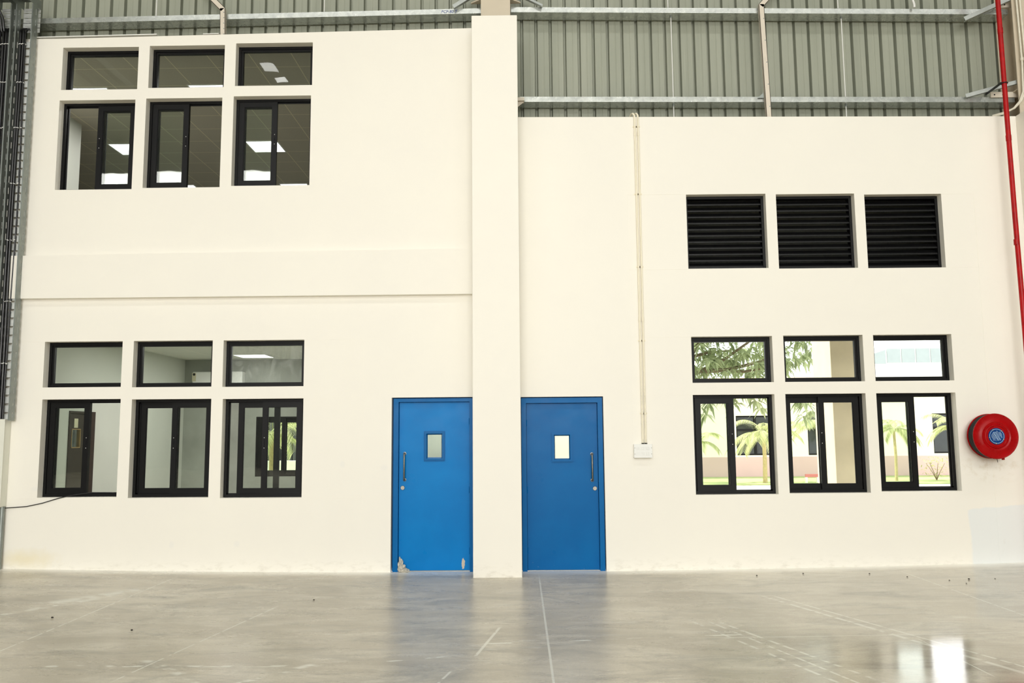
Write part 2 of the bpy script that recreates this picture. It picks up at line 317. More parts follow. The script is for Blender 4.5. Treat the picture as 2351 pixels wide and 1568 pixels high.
def wall_mesh(x0, x1, ztop, holes, y0, y1, zbot=-.06, ridges=()):
    """a wall slab with rectangular openings; ztop is a function of x for the top edge"""
    zt = ztop if callable(ztop) else (lambda x: ztop)
    xs = sorted({x0, x1} | {h[0] for h in holes} | {h[1] for h in holes}); zs = sorted({zbot} | {h[2] for h in holes} | {h[3] for h in holes}) + [None]
    mb = MB(); g = lambda z, x: zt(x) if z is None else z
    def solid(i, j):
        if i < 0 or j < 0 or i >= len(xs) - 1 or j >= len(zs) - 1: return False
        cx = (xs[i] + xs[i + 1]) / 2; a = zs[j]; b = zs[j + 1]; cz = (a + (b if b is not None else a + .1)) / 2
        return not any(h[0] < cx < h[1] and h[2] < cz < h[3] for h in holes)
    for i in range(len(xs) - 1):
        for j in range(len(zs) - 1):
            if not solid(i, j): continue
            a, b = xs[i], xs[i + 1]; c, d = zs[j], zs[j + 1]
            mb.face([(a, y0, g(c, a)), (b, y0, g(c, b)), (b, y0, g(d, b)), (a, y0, g(d, a))]); mb.face([(a, y1, g(c, a)), (a, y1, g(d, a)), (b, y1, g(d, b)), (b, y1, g(c, b))])
            if not solid(i - 1, j): mb.face([(a, y0, g(c, a)), (a, y0, g(d, a)), (a, y1, g(d, a)), (a, y1, g(c, a))])
            if not solid(i + 1, j): mb.face([(b, y0, g(c, b)), (b, y1, g(c, b)), (b, y1, g(d, b)), (b, y0, g(d, b))])
            if not solid(i, j - 1): mb.face([(a, y0, g(c, a)), (a, y1, g(c, a)), (b, y1, g(c, b)), (b, y0, g(c, b))])
            if not solid(i, j + 1): mb.face([(a, y0, g(d, a)), (b, y0, g(d, b)), (b, y1, g(d, b)), (a, y1, g(d, a))])
    bmesh.ops.remove_doubles(mb.bm, verts=mb.bm.verts, dist=1e-5)
    for a, b, c, d in ridges: mb.box(a, b, y0 - .0022, y0 + .002, c, d)
    return mb

# ------------------------------------------------------------------ setting: floor and front walls
fz = lambda x: -.036 + .078 * min(abs(x) / 6.3, 1.15) ** 2          # the slab dishes slightly along the wall
mb = MB(); xs = [-20 + 34 * i / 68 for i in range(69)]
top = [[mb.bm.verts.new((x, y, fz(x))) for x in xs] for y in (-31, .05)]
for i in range(68): mb.bm.faces.new((top[0][i], top[0][i + 1], top[1][i + 1], top[1][i]))
bot = [[mb.bm.verts.new((x, y, -.3)) for x in (-20, 14)] for y in (-31, .05)]
mb.bm.faces.new((bot[0][0], bot[1][0], bot[1][1], bot[0][1]))
struct(mb.build('floor', M['floor'], smooth=True), 'polished grey concrete warehouse floor with scuffs and saw-cut joints', 'floor')

U = [(-6.069, -5.053, 6.252, 6.840), (-4.906, -3.901, 6.265, 6.850), (-3.751, -2.726, 6.278, 6.870)]
S = [(-6.079, -5.069, 4.888, 6.107), (-4.925, -3.913, 4.901, 6.119), (-3.762, -2.736, 4.915, 6.135)]
FL = [(-6.097, -5.095, 2.299, 2.885), (-4.951, -3.936, 2.292, 2.885), (-3.796, -2.760, 2.287, 2.882)]
GL = [(-6.090, -5.088, .914, 2.146), (-4.944, -3.931, .901, 2.138), (-3.784, -2.757, .891, 2.133)]
FR = [(2.177, 3.204, 2.285, 2.873), (3.346, 4.351, 2.286, 2.877), (4.484, 5.473, 2.287, 2.875)]
GR = [(2.174, 3.202, .887, 2.133), (3.340, 4.347, .897, 2.134), (4.482, 5.475, .911, 2.134)]
LV = [(2.171, 3.199, 3.752, 4.731), (3.333, 4.344, 3.742, 4.721), (4.473, 5.464, 3.736, 4.705)]
D1 = (-1.634, -.600, -.06, 2.131); D2 = (0.0, 1.042, -.06, 2.124)
TH = .23
lz = lambda x: 6.963 + (x + 6.49) * (.078 / 5.88) if x > -6.49 else 6.963
rg = .006
ridL = [(-6.47, -6.1, 2.884, 2.884 + rg), (-2.755, -2.0, 2.88, 2.88 + rg), (-6.47, -6.095, 2.14, 2.14 + rg), (-2.755, -2.0, 2.128, 2.128 + rg), (-6.47, -6.1, .905, .905 + rg), (-2.755, -2.0, .885, .885 + rg), (-2.003, -1.998, .80, 2.88)]
struct(wall_mesh(-20, -.30, lz, U + S + FL + GL + [D1], 0, TH, ridges=ridL).build('wall_left', M['wall_l']), 'cream painted two-storey wall with black windows and the cable trays', 'wall')
rz = lambda x: 5.802 - .0106 * x
ridR = [(1.41, 2.171, 4.735, 4.735 + rg), (5.464, 5.89, 4.70, 4.70 + rg), (1.41, 2.171, 3.745, 3.745 + rg), (5.464, 5.884, 3.735, 3.735 + rg), (1.41, 2.177, 2.87, 2.87 + rg), (5.473, 5.882, 2.868, 2.868 + rg), (1.41, 2.174, 2.13, 2.13 + rg), (5.475, 5.881, 2.112, 2.112 + rg), (1.41, 2.174, .88, .88 + rg), (5.475, 5.873, .868, .868 + rg),
        (1.408, 1.413, .79, 4.735), (5.880, 5.885, .05, 4.70)]
struct(wall_mesh(-.30, 14, rz, FR + GR + LV + [D2], 0, TH, ridges=ridR).build('wall_right', M['wall_r']), 'cream painted lower wall with louvres, black windows and the red hose reel', 'wall')
# slab-edge band across the left bay
mb = MB(); mb.prism([(-20, 3.43), (-.58, 3.442), (-.58, 4.034), (-6.5, 3.998), (-20, 3.998)], 1, -.075, .01)
struct(mb.build('trim_1', M['wall']), 'slightly projecting cream band between the two window storeys', 'trim')
# pillar between the doors
mb = MB(); mb.box(-.586, -.002, -.40, .0, -.06, 7.005, bev=.006)
struct(mb.build('concrete_pillar', M['wall']), 'cream concrete pillar between the two blue doors', 'pillar')
mb = MB(); mb.box(6.50, 7.10, -.40, .0, -.06, 5.735, bev=.006)
struct(mb.build('concrete_pillar', M['wall']), 'cream concrete pillar behind the red pipe at the corner', 'pillar')

# corrugated sheet above the walls
def cladding(x0, x1, z0, z1, y):
    mb = MB(); pit = .197; x = x0; pts = []
    while x < x1:
        pts += [(x, 0), (x + .065, 0), (x + .067, .0035), (x + .075, .0035), (x + .077, 0), (x + .140, 0), (x + .149, .068), (x + .172, .068), (x + .184, 0)]; x += pit
    A = [mb.bm.verts.new((p, y + d, z0)) for p, d in pts]; B = [mb.bm.verts.new((p, y + d, z1)) for p, d in pts]
    for i in range(len(pts) - 1): mb.bm.faces.new((A[i], A[i + 1], B[i + 1], B[i]))
    return mb
struct(cladding(-20.0, -.47, 7.0, 11.6, .40).build('wall_upper_left', M['clad']), 'grey-green ribbed metal sheet wall above the upper storey windows', 'wall')
struct(cladding(-.10, 14, 5.78, 11.6, .40).build('wall_upper_right', M['clad']), 'grey-green ribbed metal sheet wall above the louvre bay', 'wall')
# hall shell behind the camera
mb = MB(); mb.box(-20, 14, -31, .6, 11.6, 11.75); struct(mb.build('ceiling', M['roofsheet']), 'metal sheet roof of the hall', 'ceiling')
mb = MB(); mb.box(-20.2, -20, -31, .4, -.1, 11.6); struct(mb.build('wall_side_left', M['hall_sheet']), 'grey sheet side wall of the hall', 'wall')
mb = MB(); mb.box(14, 14.2, -31, .4, -.1, 11.6); struct(mb.build('wall_side_right', M['hall_sheet']), 'grey sheet side wall of the hall on the hose reel side', 'wall')
mb = MB(); mb.box(-20, 14, -31.2, -31, -.1, 11.6); struct(mb.build('wall_back', M['hall_sheet']), 'grey sheet end wall of the hall', 'wall')

# ------------------------------------------------------------------ windows
YF0, YF1 = .115, .205
def frame_mesh(x0, x1, z0, z1, w, y0, y1, wb=None, wt=None):
    wb = w if wb is None else wb; wt = w if wt is None else wt
    mb = MB()
    mb.box(x0, x0 + w, y0, y1, z0, z1); mb.box(x1 - w, x1, y0, y1, z0, z1); mb.box(x0 + w, x1 - w, y0, y1, z0, z0 + wb); mb.box(x0 + w, x1 - w, y0, y1, z1 - wt, z1)
    return mb
WN = [0]
def wroot(rect, label, y=0):
    WN[0] += 1; return root(f'window_{WN[0]}', (rect[0], y, rect[2]), label, 'window', None, 'structure')
def transom(rect, label, dusty=False, y=0):
    x0, x1, z0, z1 = rect; r = wroot(rect, label, y)
    fm = frame_mesh(x0, x1, z0, z1, .034, y + YF0, y + YF1)
    a = frame_mesh(x0 + .034, x1 - .034, z0 + .034, z1 - .034, .026, y + YF0 + .014, y + YF1 - .03)      # glazing bead step
    me = bpy.data.meshes.new('bead'); a.bm.to_mesh(me); a.bm.free(); fm.bm.from_mesh(me); bpy.data.meshes.remove(me)
    fm.build('frame', M['black'], r)
    MB().box(x0 + .05, x1 - .05, y + .155, y + .161, z0 + .05, z1 - .05).build('glass_pane', M['glass_dusty' if dusty else 'glass'], r)
    return r
def slider(rect, sashes, label, y=0, latch=True):
    x0, x1, z0, z1 = rect; r = wroot(rect, label, y)
    fm = frame_mesh(x0, x1, z0, z1, .036, y + YF0, y + YF1, .036, .032)
    for yy in (YF0 + .045,):                                # the rib between the two sliding tracks
        fm.box(x0 + .036, x0 + .05, y + yy - .004, y + yy + .004, z0 + .036, z1 - .032); fm.box(x1 - .05, x1 - .036, y + yy - .004, y + yy + .004, z0 + .036, z1 - .032)
        fm.box(x0 + .036, x1 - .036, y + yy - .004, y + yy + .004, z0 + .036, z0 + .05); fm.box(x0 + .036, x1 - .036, y + yy - .004, y + yy + .004, z1 - .046, z1 - .032)
    fm.build('frame', M['black'], r)
    for a, b, back in sashes:
        ys = y + (YF0 + .052 if back else YF0 + .008)
        sw = .068; s = frame_mesh(a, b, z0 + .036, z1 - .034, sw, ys, ys + .030)
        bead = frame_mesh(a + sw, b - sw, z0 + .036 + sw, z1 - .034 - sw, .007, ys + .008, ys + .024); me = bpy.data.meshes.new('bead'); bead.bm.to_mesh(me); bead.bm.free(); s.bm.from_mesh(me); bpy.data.meshes.remove(me)
        so = s.build('sash', M['black'], r)
        MB().box(a + sw, b - sw, ys + .013, ys + .019, z0 + .036 + sw, z1 - .034 - sw).build('glass_pane', M['glass'], so)
        if latch and not back:
            lx = b - .030 if (a - x0) < (x1 - b) else a + .030; zm = z0 + (z1 - z0) * .55
            m = MB(); m.box(lx - .007, lx + .007, ys - .006, ys, zm - .05, zm + .05, bev=.002); m.box(lx - .004, lx + .004, ys - .014, ys - .006, zm - .015, zm + .015); m.build('latch', M['black'], so)
            m = MB()
            for dz in (-.065, .065): m.lathe_y([(0, -.0035), (.004, -.003), (.005, 0)], (lx, ys, zm + dz), 8)
            m.build('screw', M['white_plastic'], so)
    return r
order = ['nearest the cable trays', 'in the middle of its row of three', 'nearest the pillar']
for i, r_ in enumerate(U): transom(r_, f'fixed black-framed upper-floor transom {order[i]}, under the girt')
slider(S[0], [(-5.62, -5.115, 0), (-5.60, -5.11, 1)], 'upper-floor black sliding window nearest the cable trays, open beside the trays')
slider(S[1], [(-4.885, -4.40, 0), (-4.88, -4.41, 1)], 'upper-floor black sliding window in the middle of its row, open half dark')
slider(S[2], [(-3.725, -3.215, 0), (-3.72, -3.23, 1)], 'upper-floor black sliding window nearest the pillar, yellow ceiling grid in open half')
for i, r_ in enumerate(FL): transom(r_, f'fixed black-framed ground-floor transom {["beside the cable trays, plain wall behind", "with an air conditioner end showing through", "with a lit ceiling panel showing through"][i]}', dusty=(i == 2))
slider(GL[0], [(-6.05, -5.54, 0), (-6.045, -5.55, 1)], 'ground-floor black sliding window with brown door behind and cable over its sill')
slider(GL[1], [(-4.895, -4.40, 1), (-4.475, -3.965, 0)], 'ground-floor black sliding window fully closed, plain grey wall behind')
slider(GL[2], [(-3.635, -3.10, 1), (-3.312, -2.80, 0)], 'ground-floor black sliding window ajar, palm and far window visible through it')
tl = ['with tree branches filling the view behind', 'with tree beside an outdoor column behind', 'with a pale grey-banded building behind, nearest the hose reel']
for i, r_ in enumerate(FR): transom(r_, f'black-framed transom under the louvres {tl[i]}')
slider(GR[0], [(2.222, 2.715, 0), (2.225, 2.705, 1)], 'open black sliding window with pink-based building and palm trunk behind, nearest the junction box')
slider(GR[1], [(3.378, 3.862, 1), (3.790, 4.298, 0)], 'closed black sliding window with a beige outdoor column behind its sash')
slider(GR[2], [(4.524, 5.008, 0), (4.53, 5.0, 1)], 'open black sliding window beside the red hose reel')

# louvres
def louvre(rect, label):
    x0, x1, z0, z1 = rect; r = root('louvre_vent', (x0, 0, z0), label, 'louvre', 'black wall louvres')
    frame_mesh(x0, x1, z0, z1, .034, YF0 - .01, YF1).build('frame', M['louvre'], r)
    n = 11; pit = (z1 - z0 - .068) / n
    for k in range(n):
        zc = z0 + .034 + pit * k
        if k == 0: zc += .002
        mb = MB(); mb.prism([(YF0 + .006, zc), (YF0 + .006, zc + .019), (YF0 + .010, zc + .019), (YF0 + .075, zc + .072), (YF0 + .079, zc + .069), (YF0 + .012, zc + .004), (YF0 + .012, zc)], 0, x0 + .034, x1 - .034)
        mb.build('slat', M['louvre'], r)
louvre(LV[0], 'black louvre vent nearest the twin wall conduits'); louvre(LV[1], 'black louvre vent between the other two'); louvre(LV[2], 'black louvre vent nearest the red pipe')

# ------------------------------------------------------------------ blue doors
def blue_door(name, op, fx0, ix0, ix1, fx1, fz1, iz1, zb, hx, lockp, hz, vis, hinge, leafmat, label):
    r = root(name, (op[0], 0, zb), label, 'door', None, 'structure')
    mb = MB(); y0, y1 = .022, .16
    mb.box(fx0, ix0, y0, y1, zb, fz1); mb.box(ix1, fx1, y0, y1, zb, fz1); mb.box(ix0, ix1, y0, y1, iz1, fz1)
    mb.box(op[0], ix0 + .016, .124, .16, zb, op[3]); mb.box(ix1 - .016, op[1], .124, .16, zb, op[3]); mb.box(ix0 + .016, ix1 - .016, .124, .16, iz1 - .016, op[3])   # rebate stops
    mb.build('door_frame', M['blue'], r)
    MB().box(ix0 + .016, ix1 - .016, .124, .16, zb, zb + .03).build('threshold', M['galv_dark'], r)
    # leaf with a vision opening
    ly0, ly1 = .075, .12; vx0, vx1, vz0, vz1 = vis; hxs = (vx0 + .035, vx1 - .035, vz0 + .035, vz1 - .035)
    w = wall_mesh(ix0 + .004, ix1 - .004, iz1 - .004, [hxs], ly0, ly1, zbot=zb + .012)
    lf = w.build('door_leaf', leafmat, r, loc=(ix0, 0, zb))
    mb = MB()                                               # moulded frame around the vision panel
    for (ax0, ax1, az0, az1, d) in [(vx0, vx1, vz0, vz1, .012), (vx0 + .012, vx1 - .012, vz0 + .012, vz1 - .012, .02)]:
        iw = .02
        for bx in [(ax0, ax0 + iw, az0, az1), (ax1 - iw, ax1, az0, az1), (ax0 + iw, ax1 - iw, az0, az0 + iw), (ax0 + iw, ax1 - iw, az1 - iw, az1)]: mb.box(bx[0], bx[1], ly0 - d, ly0, bx[2], bx[3])
    # splayed inner bead
    ax0, ax1, az0, az1 = vx0 + .03, vx1 - .03, vz0 + .03, vz1 - .03; bx0, bx1, bz0, bz1 = hxs[0] + .012, hxs[1] - .012, hxs[2] + .012, hxs[3] - .012
    o = [(ax0, ly0 - .018, az0), (ax1, ly0 - .018, az0), (ax1, ly0 - .018, az1), (ax0, ly0 - .018, az1)]; i_ = [(bx0, ly0 + .018, bz0), (bx1, ly0 + .018, bz0), (bx1, ly0 + .018, bz1), (bx0, ly0 + .018, bz1)]
    for k in range(4): mb.face([o[k], o[(k + 1) % 4], i_[(k + 1) % 4], i_[k]])
    mb.build('vision_frame', M['blue'], lf)
    MB().box(hxs[0], hxs[1], ly0 + .02, ly0 + .026, hxs[2], hxs[3]).build('vision_pane', M['glass'], lf)
    z0, z1 = hz; pr = ly0 - .055
    pts = [(hx, ly0, z0 + .012), (hx, pr + .02, z0 + .012), (hx, pr + .006, z0 + .016), (hx, pr, z0 + .032), (hx, pr, (z0 + z1) / 2), (hx, pr, z1 - .032), (hx, pr + .006, z1 - .016), (hx, pr + .02, z1 - .012), (hx, ly0, z1 - .012)]
    mb = MB().tube(pts, .0115, 12); mb.lathe_y([(.02, 0), (.02, -.004), (.012, -.006)], (hx, ly0, z0 + .012), 16); mb.lathe_y([(.02, 0), (.02, -.004), (.012, -.006)], (hx, ly0, z1 - .012), 16)
    tag(mb.build('handle', M['steel'], lf, True), 'brushed steel pull handle')
    mb = MB().lathe_y([(.027, 0), (.027, -.006), (.024, -.010), (.012, -.010), (.011, -.016), (0, -.016)], (lockp[0], ly0, lockp[1]), 24); mb.box(lockp[0] - .0015, lockp[0] + .0015, ly0 - .018, ly0 - .015, lockp[1] - .006, lockp[1] + .006)
    tag(mb.build('lock', M['steel'], lf, True), 'round steel key lock')
    mb = MB()                                               # hinge knuckles
    for zz in (zb + .25, zb + 1.0, iz1 - .25): mb.tube([(hinge, ly0 - .004, zz - .04), (hinge, ly0 - .004, zz + .04)], .006, 8)
    mb.build('hinge', M['blue'], r)
    return r
blue_door('door_1', D1, -1.612, -1.550, -.650, -.602, 2.118, 2.075, -.034, -1.475, (-1.499, .997), (1.085, 1.437), (-1.233, -.965, 1.328, 1.706), -.655, M['blue_chip'], 'blue steel door with its handle on the window side, grey pane, chipped at one foot')
blue_door('door_2', D2, .006, .066, .970, 1.030, 2.112, 2.048, -.038, .892, (.923, .972), (1.062, 1.412), (.383, .653, 1.302, 1.678), .072, M['blue'], 'blue steel door with bright white vision pane, nearest the junction box')
# crumpled cloth wedged at the foot of the first door
rag = root('crumpled_rag', (-1.50, .04, -.036), 'crumpled dirty white cloth jammed at the foot of the blue door', 'rag')
for (cx, cy, cz, sx, sy, sz, sd) in [(-1.515, .045, .055, .028, .03, .075, 1), (-1.465, .035, -.012, .062, .04, .026, 2), (-1.50, .03, .02, .04, .035, .04, 3)]:
    b = bmesh.new(); bmesh.ops.create_icosphere(b, subdivisions=4, radius=1); rr = random.Random(sd); ph = [rr.uniform(0, 6) for _ in range(9)]
    for v in b.verts:
        d = v.co.normalized(); k = 1 + .22 * math.sin(5 * d.x + 3 * d.z + ph[0]) + .16 * math.sin(9 * d.z - 6 * d.y + ph[1]) + .10 * abs(math.sin(14 * d.x + 8 * d.y + ph[2]))
        v.co = Vector((cx + d.x * sx * k, cy + d.y * sy * k, max(-.034, cz + d.z * sz * k)))
    m = MB(); m.bm.free(); m.bm = b; m.build('cloth_fold', M['rag'], rag, True)

# ------------------------------------------------------------------ twin conduits and junction box
def conduit(x_top, x_bot, label):
    mb = MB(); pts = [(x_top - .045, .09, 5.815), (x_top - .035, .03, 5.835), (x_top - .02, -.008, 5.828), (x_top - .003, -.018, 5.80), (x_top, -.018, 5.74)] + [(x_top + (x_bot - x_top) * t_, -.018, 5.74 + (1.525 - 5.74) * t_) for t_ in (.2, .4, .6, .8, 1)]
    o = tag(mb.tube(pts, .0125, 12).build('conduit_pipe', M['conduit'], None, True, loc=(x_bot, 0, 1.525)), label, 'conduit', 'twin conduits down to the junction box')
    for zz in (5.65, 4.742, 3.783, 2.827, 1.905):
        xx = x_top + (x_bot - x_top) * (5.74 - zz) / 4.215
        m = MB(); m.box(xx - .028, xx + .028, -.005, 0, zz - .009, zz + .009);
        m.tube([(xx, -.018, zz - .009), (xx, -.018, zz + .009)], .0165, 12); m.build('saddle_clip', M['conduit'], o)
    for zz in (3.1, 5.55):
        xx = x_top + (x_bot - x_top) * (5.74 - zz) / 4.215
        MB().tube([(xx, -.018, zz - .03), (xx, -.018, zz + .03)], .0152, 12).build('coupling', M['conduit'], o, True)
    MB().tube([(x_bot, -.018, 1.52), (x_bot, -.018, 1.535)], .017, 8).build('gland', M['rubber'], o)
conduit(1.527, 1.527, 'white wall conduit on the door side of the twin pair'); conduit(1.572, 1.565, 'white wall conduit on the louvre side of the twin pair')
jb = root('junction_box', (1.522, 0, 1.352), 'white vented junction box on the wall below the twin conduits', 'junction box')
MB().box(1.41, 1.634, -.058, 0, 1.353, 1.52, bev=.004).build('box_body', M['white_plastic'], jb)
MB().box(1.408, 1.636, -.064, -.056, 1.351, 1.522, bev=.003).build('cover', M['white_plastic'], jb)
for i in range(3):
    for j in range(2):
        m = MB(); xc = 1.452 + i * .062; zc = 1.402 + j * .068
        for k in range(6): m.box(xc - .022 + k * .0085, xc - .018 + k * .0085, -.068, -.063, zc - .02, zc + .02, Matrix.Identity(4))
        m.build('vent', M['white_plastic'], jb)
for x in (1.418, 1.626):
    for z in (1.40, 1.475): MB().lathe_y([(0, -.067), (.004, -.066), (.004, -.063)], (x, 0, z), 8).build('screw', M['steel'], jb)

# ------------------------------------------------------------------ hose reel
hr = root('fire_hose_reel', (5.80, 0, 1.30), 'round red fire hose reel with blue centre label on the wall', 'hose reel')
cB = (5.805, 0, 1.585); cF = (5.782, 0, 1.585)
MB().lathe_y([(0, -.085), (.20, -.085), (.24, -.10), (.268, -.105), (.276, -.098), (.270, -.090), (.2, -.075), (0, -.075)], cB, 64).build('back_plate', M['red'], hr, True)
m = MB()
for k in range(4):
    yy = -.125 - k * .036
    for rr_, in ((.250,), (.215,)):
        m.tube([(cB[0] + rr_ * math.cos(a), yy, cB[2] + rr_ * math.sin(a)) for a in [2 * math.pi * i / 48 for i in range(49)]], .0185, 10, cap=False)
m.build('hose', M['rubber'], hr, True)
MB().lathe_y([(0, -.10), (.19, -.10), (.19, -.27), (0, -.27)], cB, 40).build('drum', M['red'], hr, True)
MB().lathe_y([(0, -.262), (.262, -.262), (.274, -.272), (.276, -.284), (.268, -.293), (.255, -.290), (.215, -.288), (.195, -.296), (.175, -.300), (.162, -.292), (.15, -.292), (.142, -.302), (.130, -.304), (.122, -.296), (0, -.296)], cF, 72).build('front_plate', M['red'], hr, True)
lab = MB().lathe_y([(0, -.303), (.098, -.303), (.1, -.300), (.1, -.296)], cF, 48).build('label_plate', M['label_blue'], hr, True); tag(lab, 'round blue instruction label')
MB().lathe_y([(.083, -.3035), (.083, -.3042), (.089, -.3042), (.089, -.3035)], cF, 48).build('label_ring', M['label_white'], lab, True)
m = MB(); rr2 = random.Random(3)
ang = R(-62); ca, sa = math.cos(ang), math.sin(ang)
for k, (off, l0, l1, th) in enumerate([(-.058, -.03, .035, .004), (-.048, -.045, .03, .006), (-.037, -.05, .045, .004), (-.028, -.055, .02, .005), (-.018, -.06, .05, .004), (-.008, -.062, .055, .011), (.006, -.058, .06, .005), (.017, -.05, .062, .009), (.030, -.06, .02, .004), (.040, -.05, .05, .004), (.05, -.025, .045, .008), (.062, -.03, .02, .006)]):
    x = l0
    while x < l1:                                           # short word-like dashes in slanted lines
        w_ = rr2.uniform(.007, .018); p = Vector((cF[0] + x * ca - off * sa, 0, cF[2] + x * sa + off * ca)); mt = Matrix.Translation((p.x, -.3038, p.z)) @ Matrix.Rotation(-ang, 4, 'Y')
        m.box(0, min(w_, l1 - x), -.0004, .0004, -th / 2, th / 2, mt); x += w_ + .004
m.build('label_lettering', M['label_white'], lab)
for k in range(5):
    a = R(58 + 72 * k - 12); MB().lathe_y([(0, -.008), (.006, -.006), (.008, 0)], (cF[0] + .088 * math.cos(a), -.302, cF[2] + .088 * math.sin(a)), 10).build('rivet', M['brass'], lab)
m = MB(); m.box(5.72, 5.89, -.012, 0, 1.42, 1.75); m.box(5.78, 5.83, -.09, -.01, 1.50, 1.67); m.build('wall_bracket', M['red'], hr)
m = MB().tube([(5.915, -.17, 1.42), (5.915, -.17, 1.295)], .016, 12); m.tube([(5.915, -.17, 1.335), (5.915, -.17, 1.295)], .02, 6); m.build('valve', M['red'], hr)
m = MB().tube([(5.80, -.2, 1.335), (5.81, -.2, 1.325), (5.825, -.2, 1.30), (5.83, -.2, 1.265)], .0035, 6); m.tube([(5.80, -.2, 1.325), (5.775, -.2, 1.31)], .0035, 6); m.build('loose_tie', M['rubber'], hr)

# ------------------------------------------------------------------ red pipe
pp = tag(MB().tube([(6.235, -.25, 7.9), (6.235, -.25, 6.0), (6.24, -.25, 4.3), (6.252, -.25, 2.9), (6.26, -.25, .06)], .030, 16).build('red_fire_pipe', M['red_pipe'], None, True, loc=(6.25, -.25, .06)), 'slim red vertical fire pipe in front of the corner pillar', 'pipe')
for zz in (6.78, 5.35, 4.0): MB().tube([(6.236, -.25, zz - .035), (6.236, -.25, zz + .035)], .0335, 16).build('coupling', M['red_pipe'], pp, True)
m = MB(); m.tube([(6.235 + .038 * math.cos(a), -.25 + .038 * math.sin(a), 6.075) for a in [2 * math.pi * i / 20 for i in range(21)]], .007, 8, cap=False); m.box(6.186, 6.198, -.26, .10, 6.062, 6.088); m.build('pipe_clamp', M['cable'], pp)
for k, (dx, lb) in enumerate([(0, 'white bent conduit nearer the red pipe at the top corner'), (.045, 'white bent conduit farther from the red pipe at the top corner')]):
    o = tag(MB().tube([(6.59 + dx, -.05, 8.2), (6.60 + dx, -.05, 7.3), (6.61 + dx, -.05, 6.45), (6.60 + dx * .6, -.04, 6.05), (6.56 + dx * .4, -.02, 5.93), (6.50 + dx * .2, .02, 5.85), (6.40, .08, 5.80 + dx * .3), (6.27, .12, 5.775 + dx * .3)], .0125, 10).build('white_conduit', M['white_pvc'], None, True, loc=(6.6 + dx, -.05, 5.7)), lb, 'conduit', 'bent conduits at the top corner')
    MB().tube([(6.61 + dx, -.05, 6.47), (6.61 + dx, -.05, 6.51)], .019, 10).build('clip', M['white_pvc'], o)

# ------------------------------------------------------------------ steel above the walls
def girt(p, q, label, y0=.15, dep=.205, fl=.072):
    (xa, za), (xb, zb) = p, q; dz = lambda x: za + (zb - za) * (x - xa) / (xb - xa)
    mb = MB(); prof = [(0, 0), (dep, 0), (dep, fl), (dep - .02, fl), (dep - .02, fl - .004), (dep - .004, fl - .004), (dep - .004, .004), (.004, .004), (.004, fl - .004), (.02, fl - .004), (.02, fl), (0, fl)]
    A = [mb.bm.verts.new((xa, y0 + a, za + b)) for a, b in prof]; B = [mb.bm.verts.new((xb, y0 + a, zb + b)) for a, b in prof]; n = len(prof)
    for i in range(n): mb.bm.faces.new((A[i], A[(i + 1) % n], B[(i + 1) % n], B[i]))
    mb.bm.faces.new(A); mb.bm.faces.new(B[::-1])
    return tag(mb.build('galvanised_girt', M['galv'], None, loc=(xa, y0, za)), label, 'girt', 'galvanised girts')
gl = girt((-20, 7.12), (-.492, 7.328), 'galvanised steel girt above the upper-storey windows')
girt((-.084, 7.338), (6.60, 7.212), 'galvanised steel girt highest above the louvre bay'); girt((.03, 6.073), (6.60, 5.985), 'galvanised steel girt just above the louvre bay wall')
fc = bpy.data.curves.new('handwriting', 'FONT'); fc.body = 'PCP-80 7'; fc.size = .055; fc.extrude = .0005; fc.shear = .2; fo = bpy.data.objects.new('handwriting', fc); COL.objects.link(fo); fc.materials.append(M['blue_ink'])
me_ = bpy.data.meshes.new_from_object(fo.evaluated_get(bpy.context.evaluated_depsgraph_get())); bpy.data.objects.remove(fo); me_.materials.clear(); me_.materials.append(M['blue_ink'])
fo = bpy.data.objects.new('handwriting', me_); COL.objects.link(fo); fo.parent = gl; fo.location = Vector((-1.03, .1485, 7.338)) - gl.location; fo.rotation_euler = (R(90), 0, 0); tag(fo, 'blue marker handwriting')
def sag(x, z0, z1, label, y=.25):
    o = tag(MB().tube([(x, y, z0), (x, y, z1)], .007, 8).build('sag_rod', M['white_plastic'], None, loc=(x, y, z0)), label, 'rod', 'thin sag rods between girts')
    MB().tube([(x, y, z1 - .02), (x, y, z1 + .002)], .017, 6).build('nut', M['galv_dark'], o); MB().tube([(x, y, z0), (x, y, z0 + .05)], .010, 6).build('nut', M['galv_dark'], o)
sag(2.095, 6.10, 7.30, 'thin white sag rod between girts, above the conduits and louvres'); sag(4.405, 6.06, 7.255, 'thin white sag rod between girts, on the red pipe side of the post')
sag(2.095, 5.60, 6.045, 'short rod end below the lower girt above the conduits', .25); sag(4.405, 5.60, 6.015, 'short rod end below the lower girt on the red pipe side', .25)
sag(2.06, 7.37, 11.5, 'sag rod rising from the top girt above the conduits'); sag(4.37, 7.33, 11.5, 'sag rod rising from the top girt on the red pipe side'); sag(-4.955, 7.35, 11.5, 'sag rod rising from the girt beside the cable trays'); sag(-2.642, 7.38, 11.5, 'sag rod rising from the girt near the pillar')
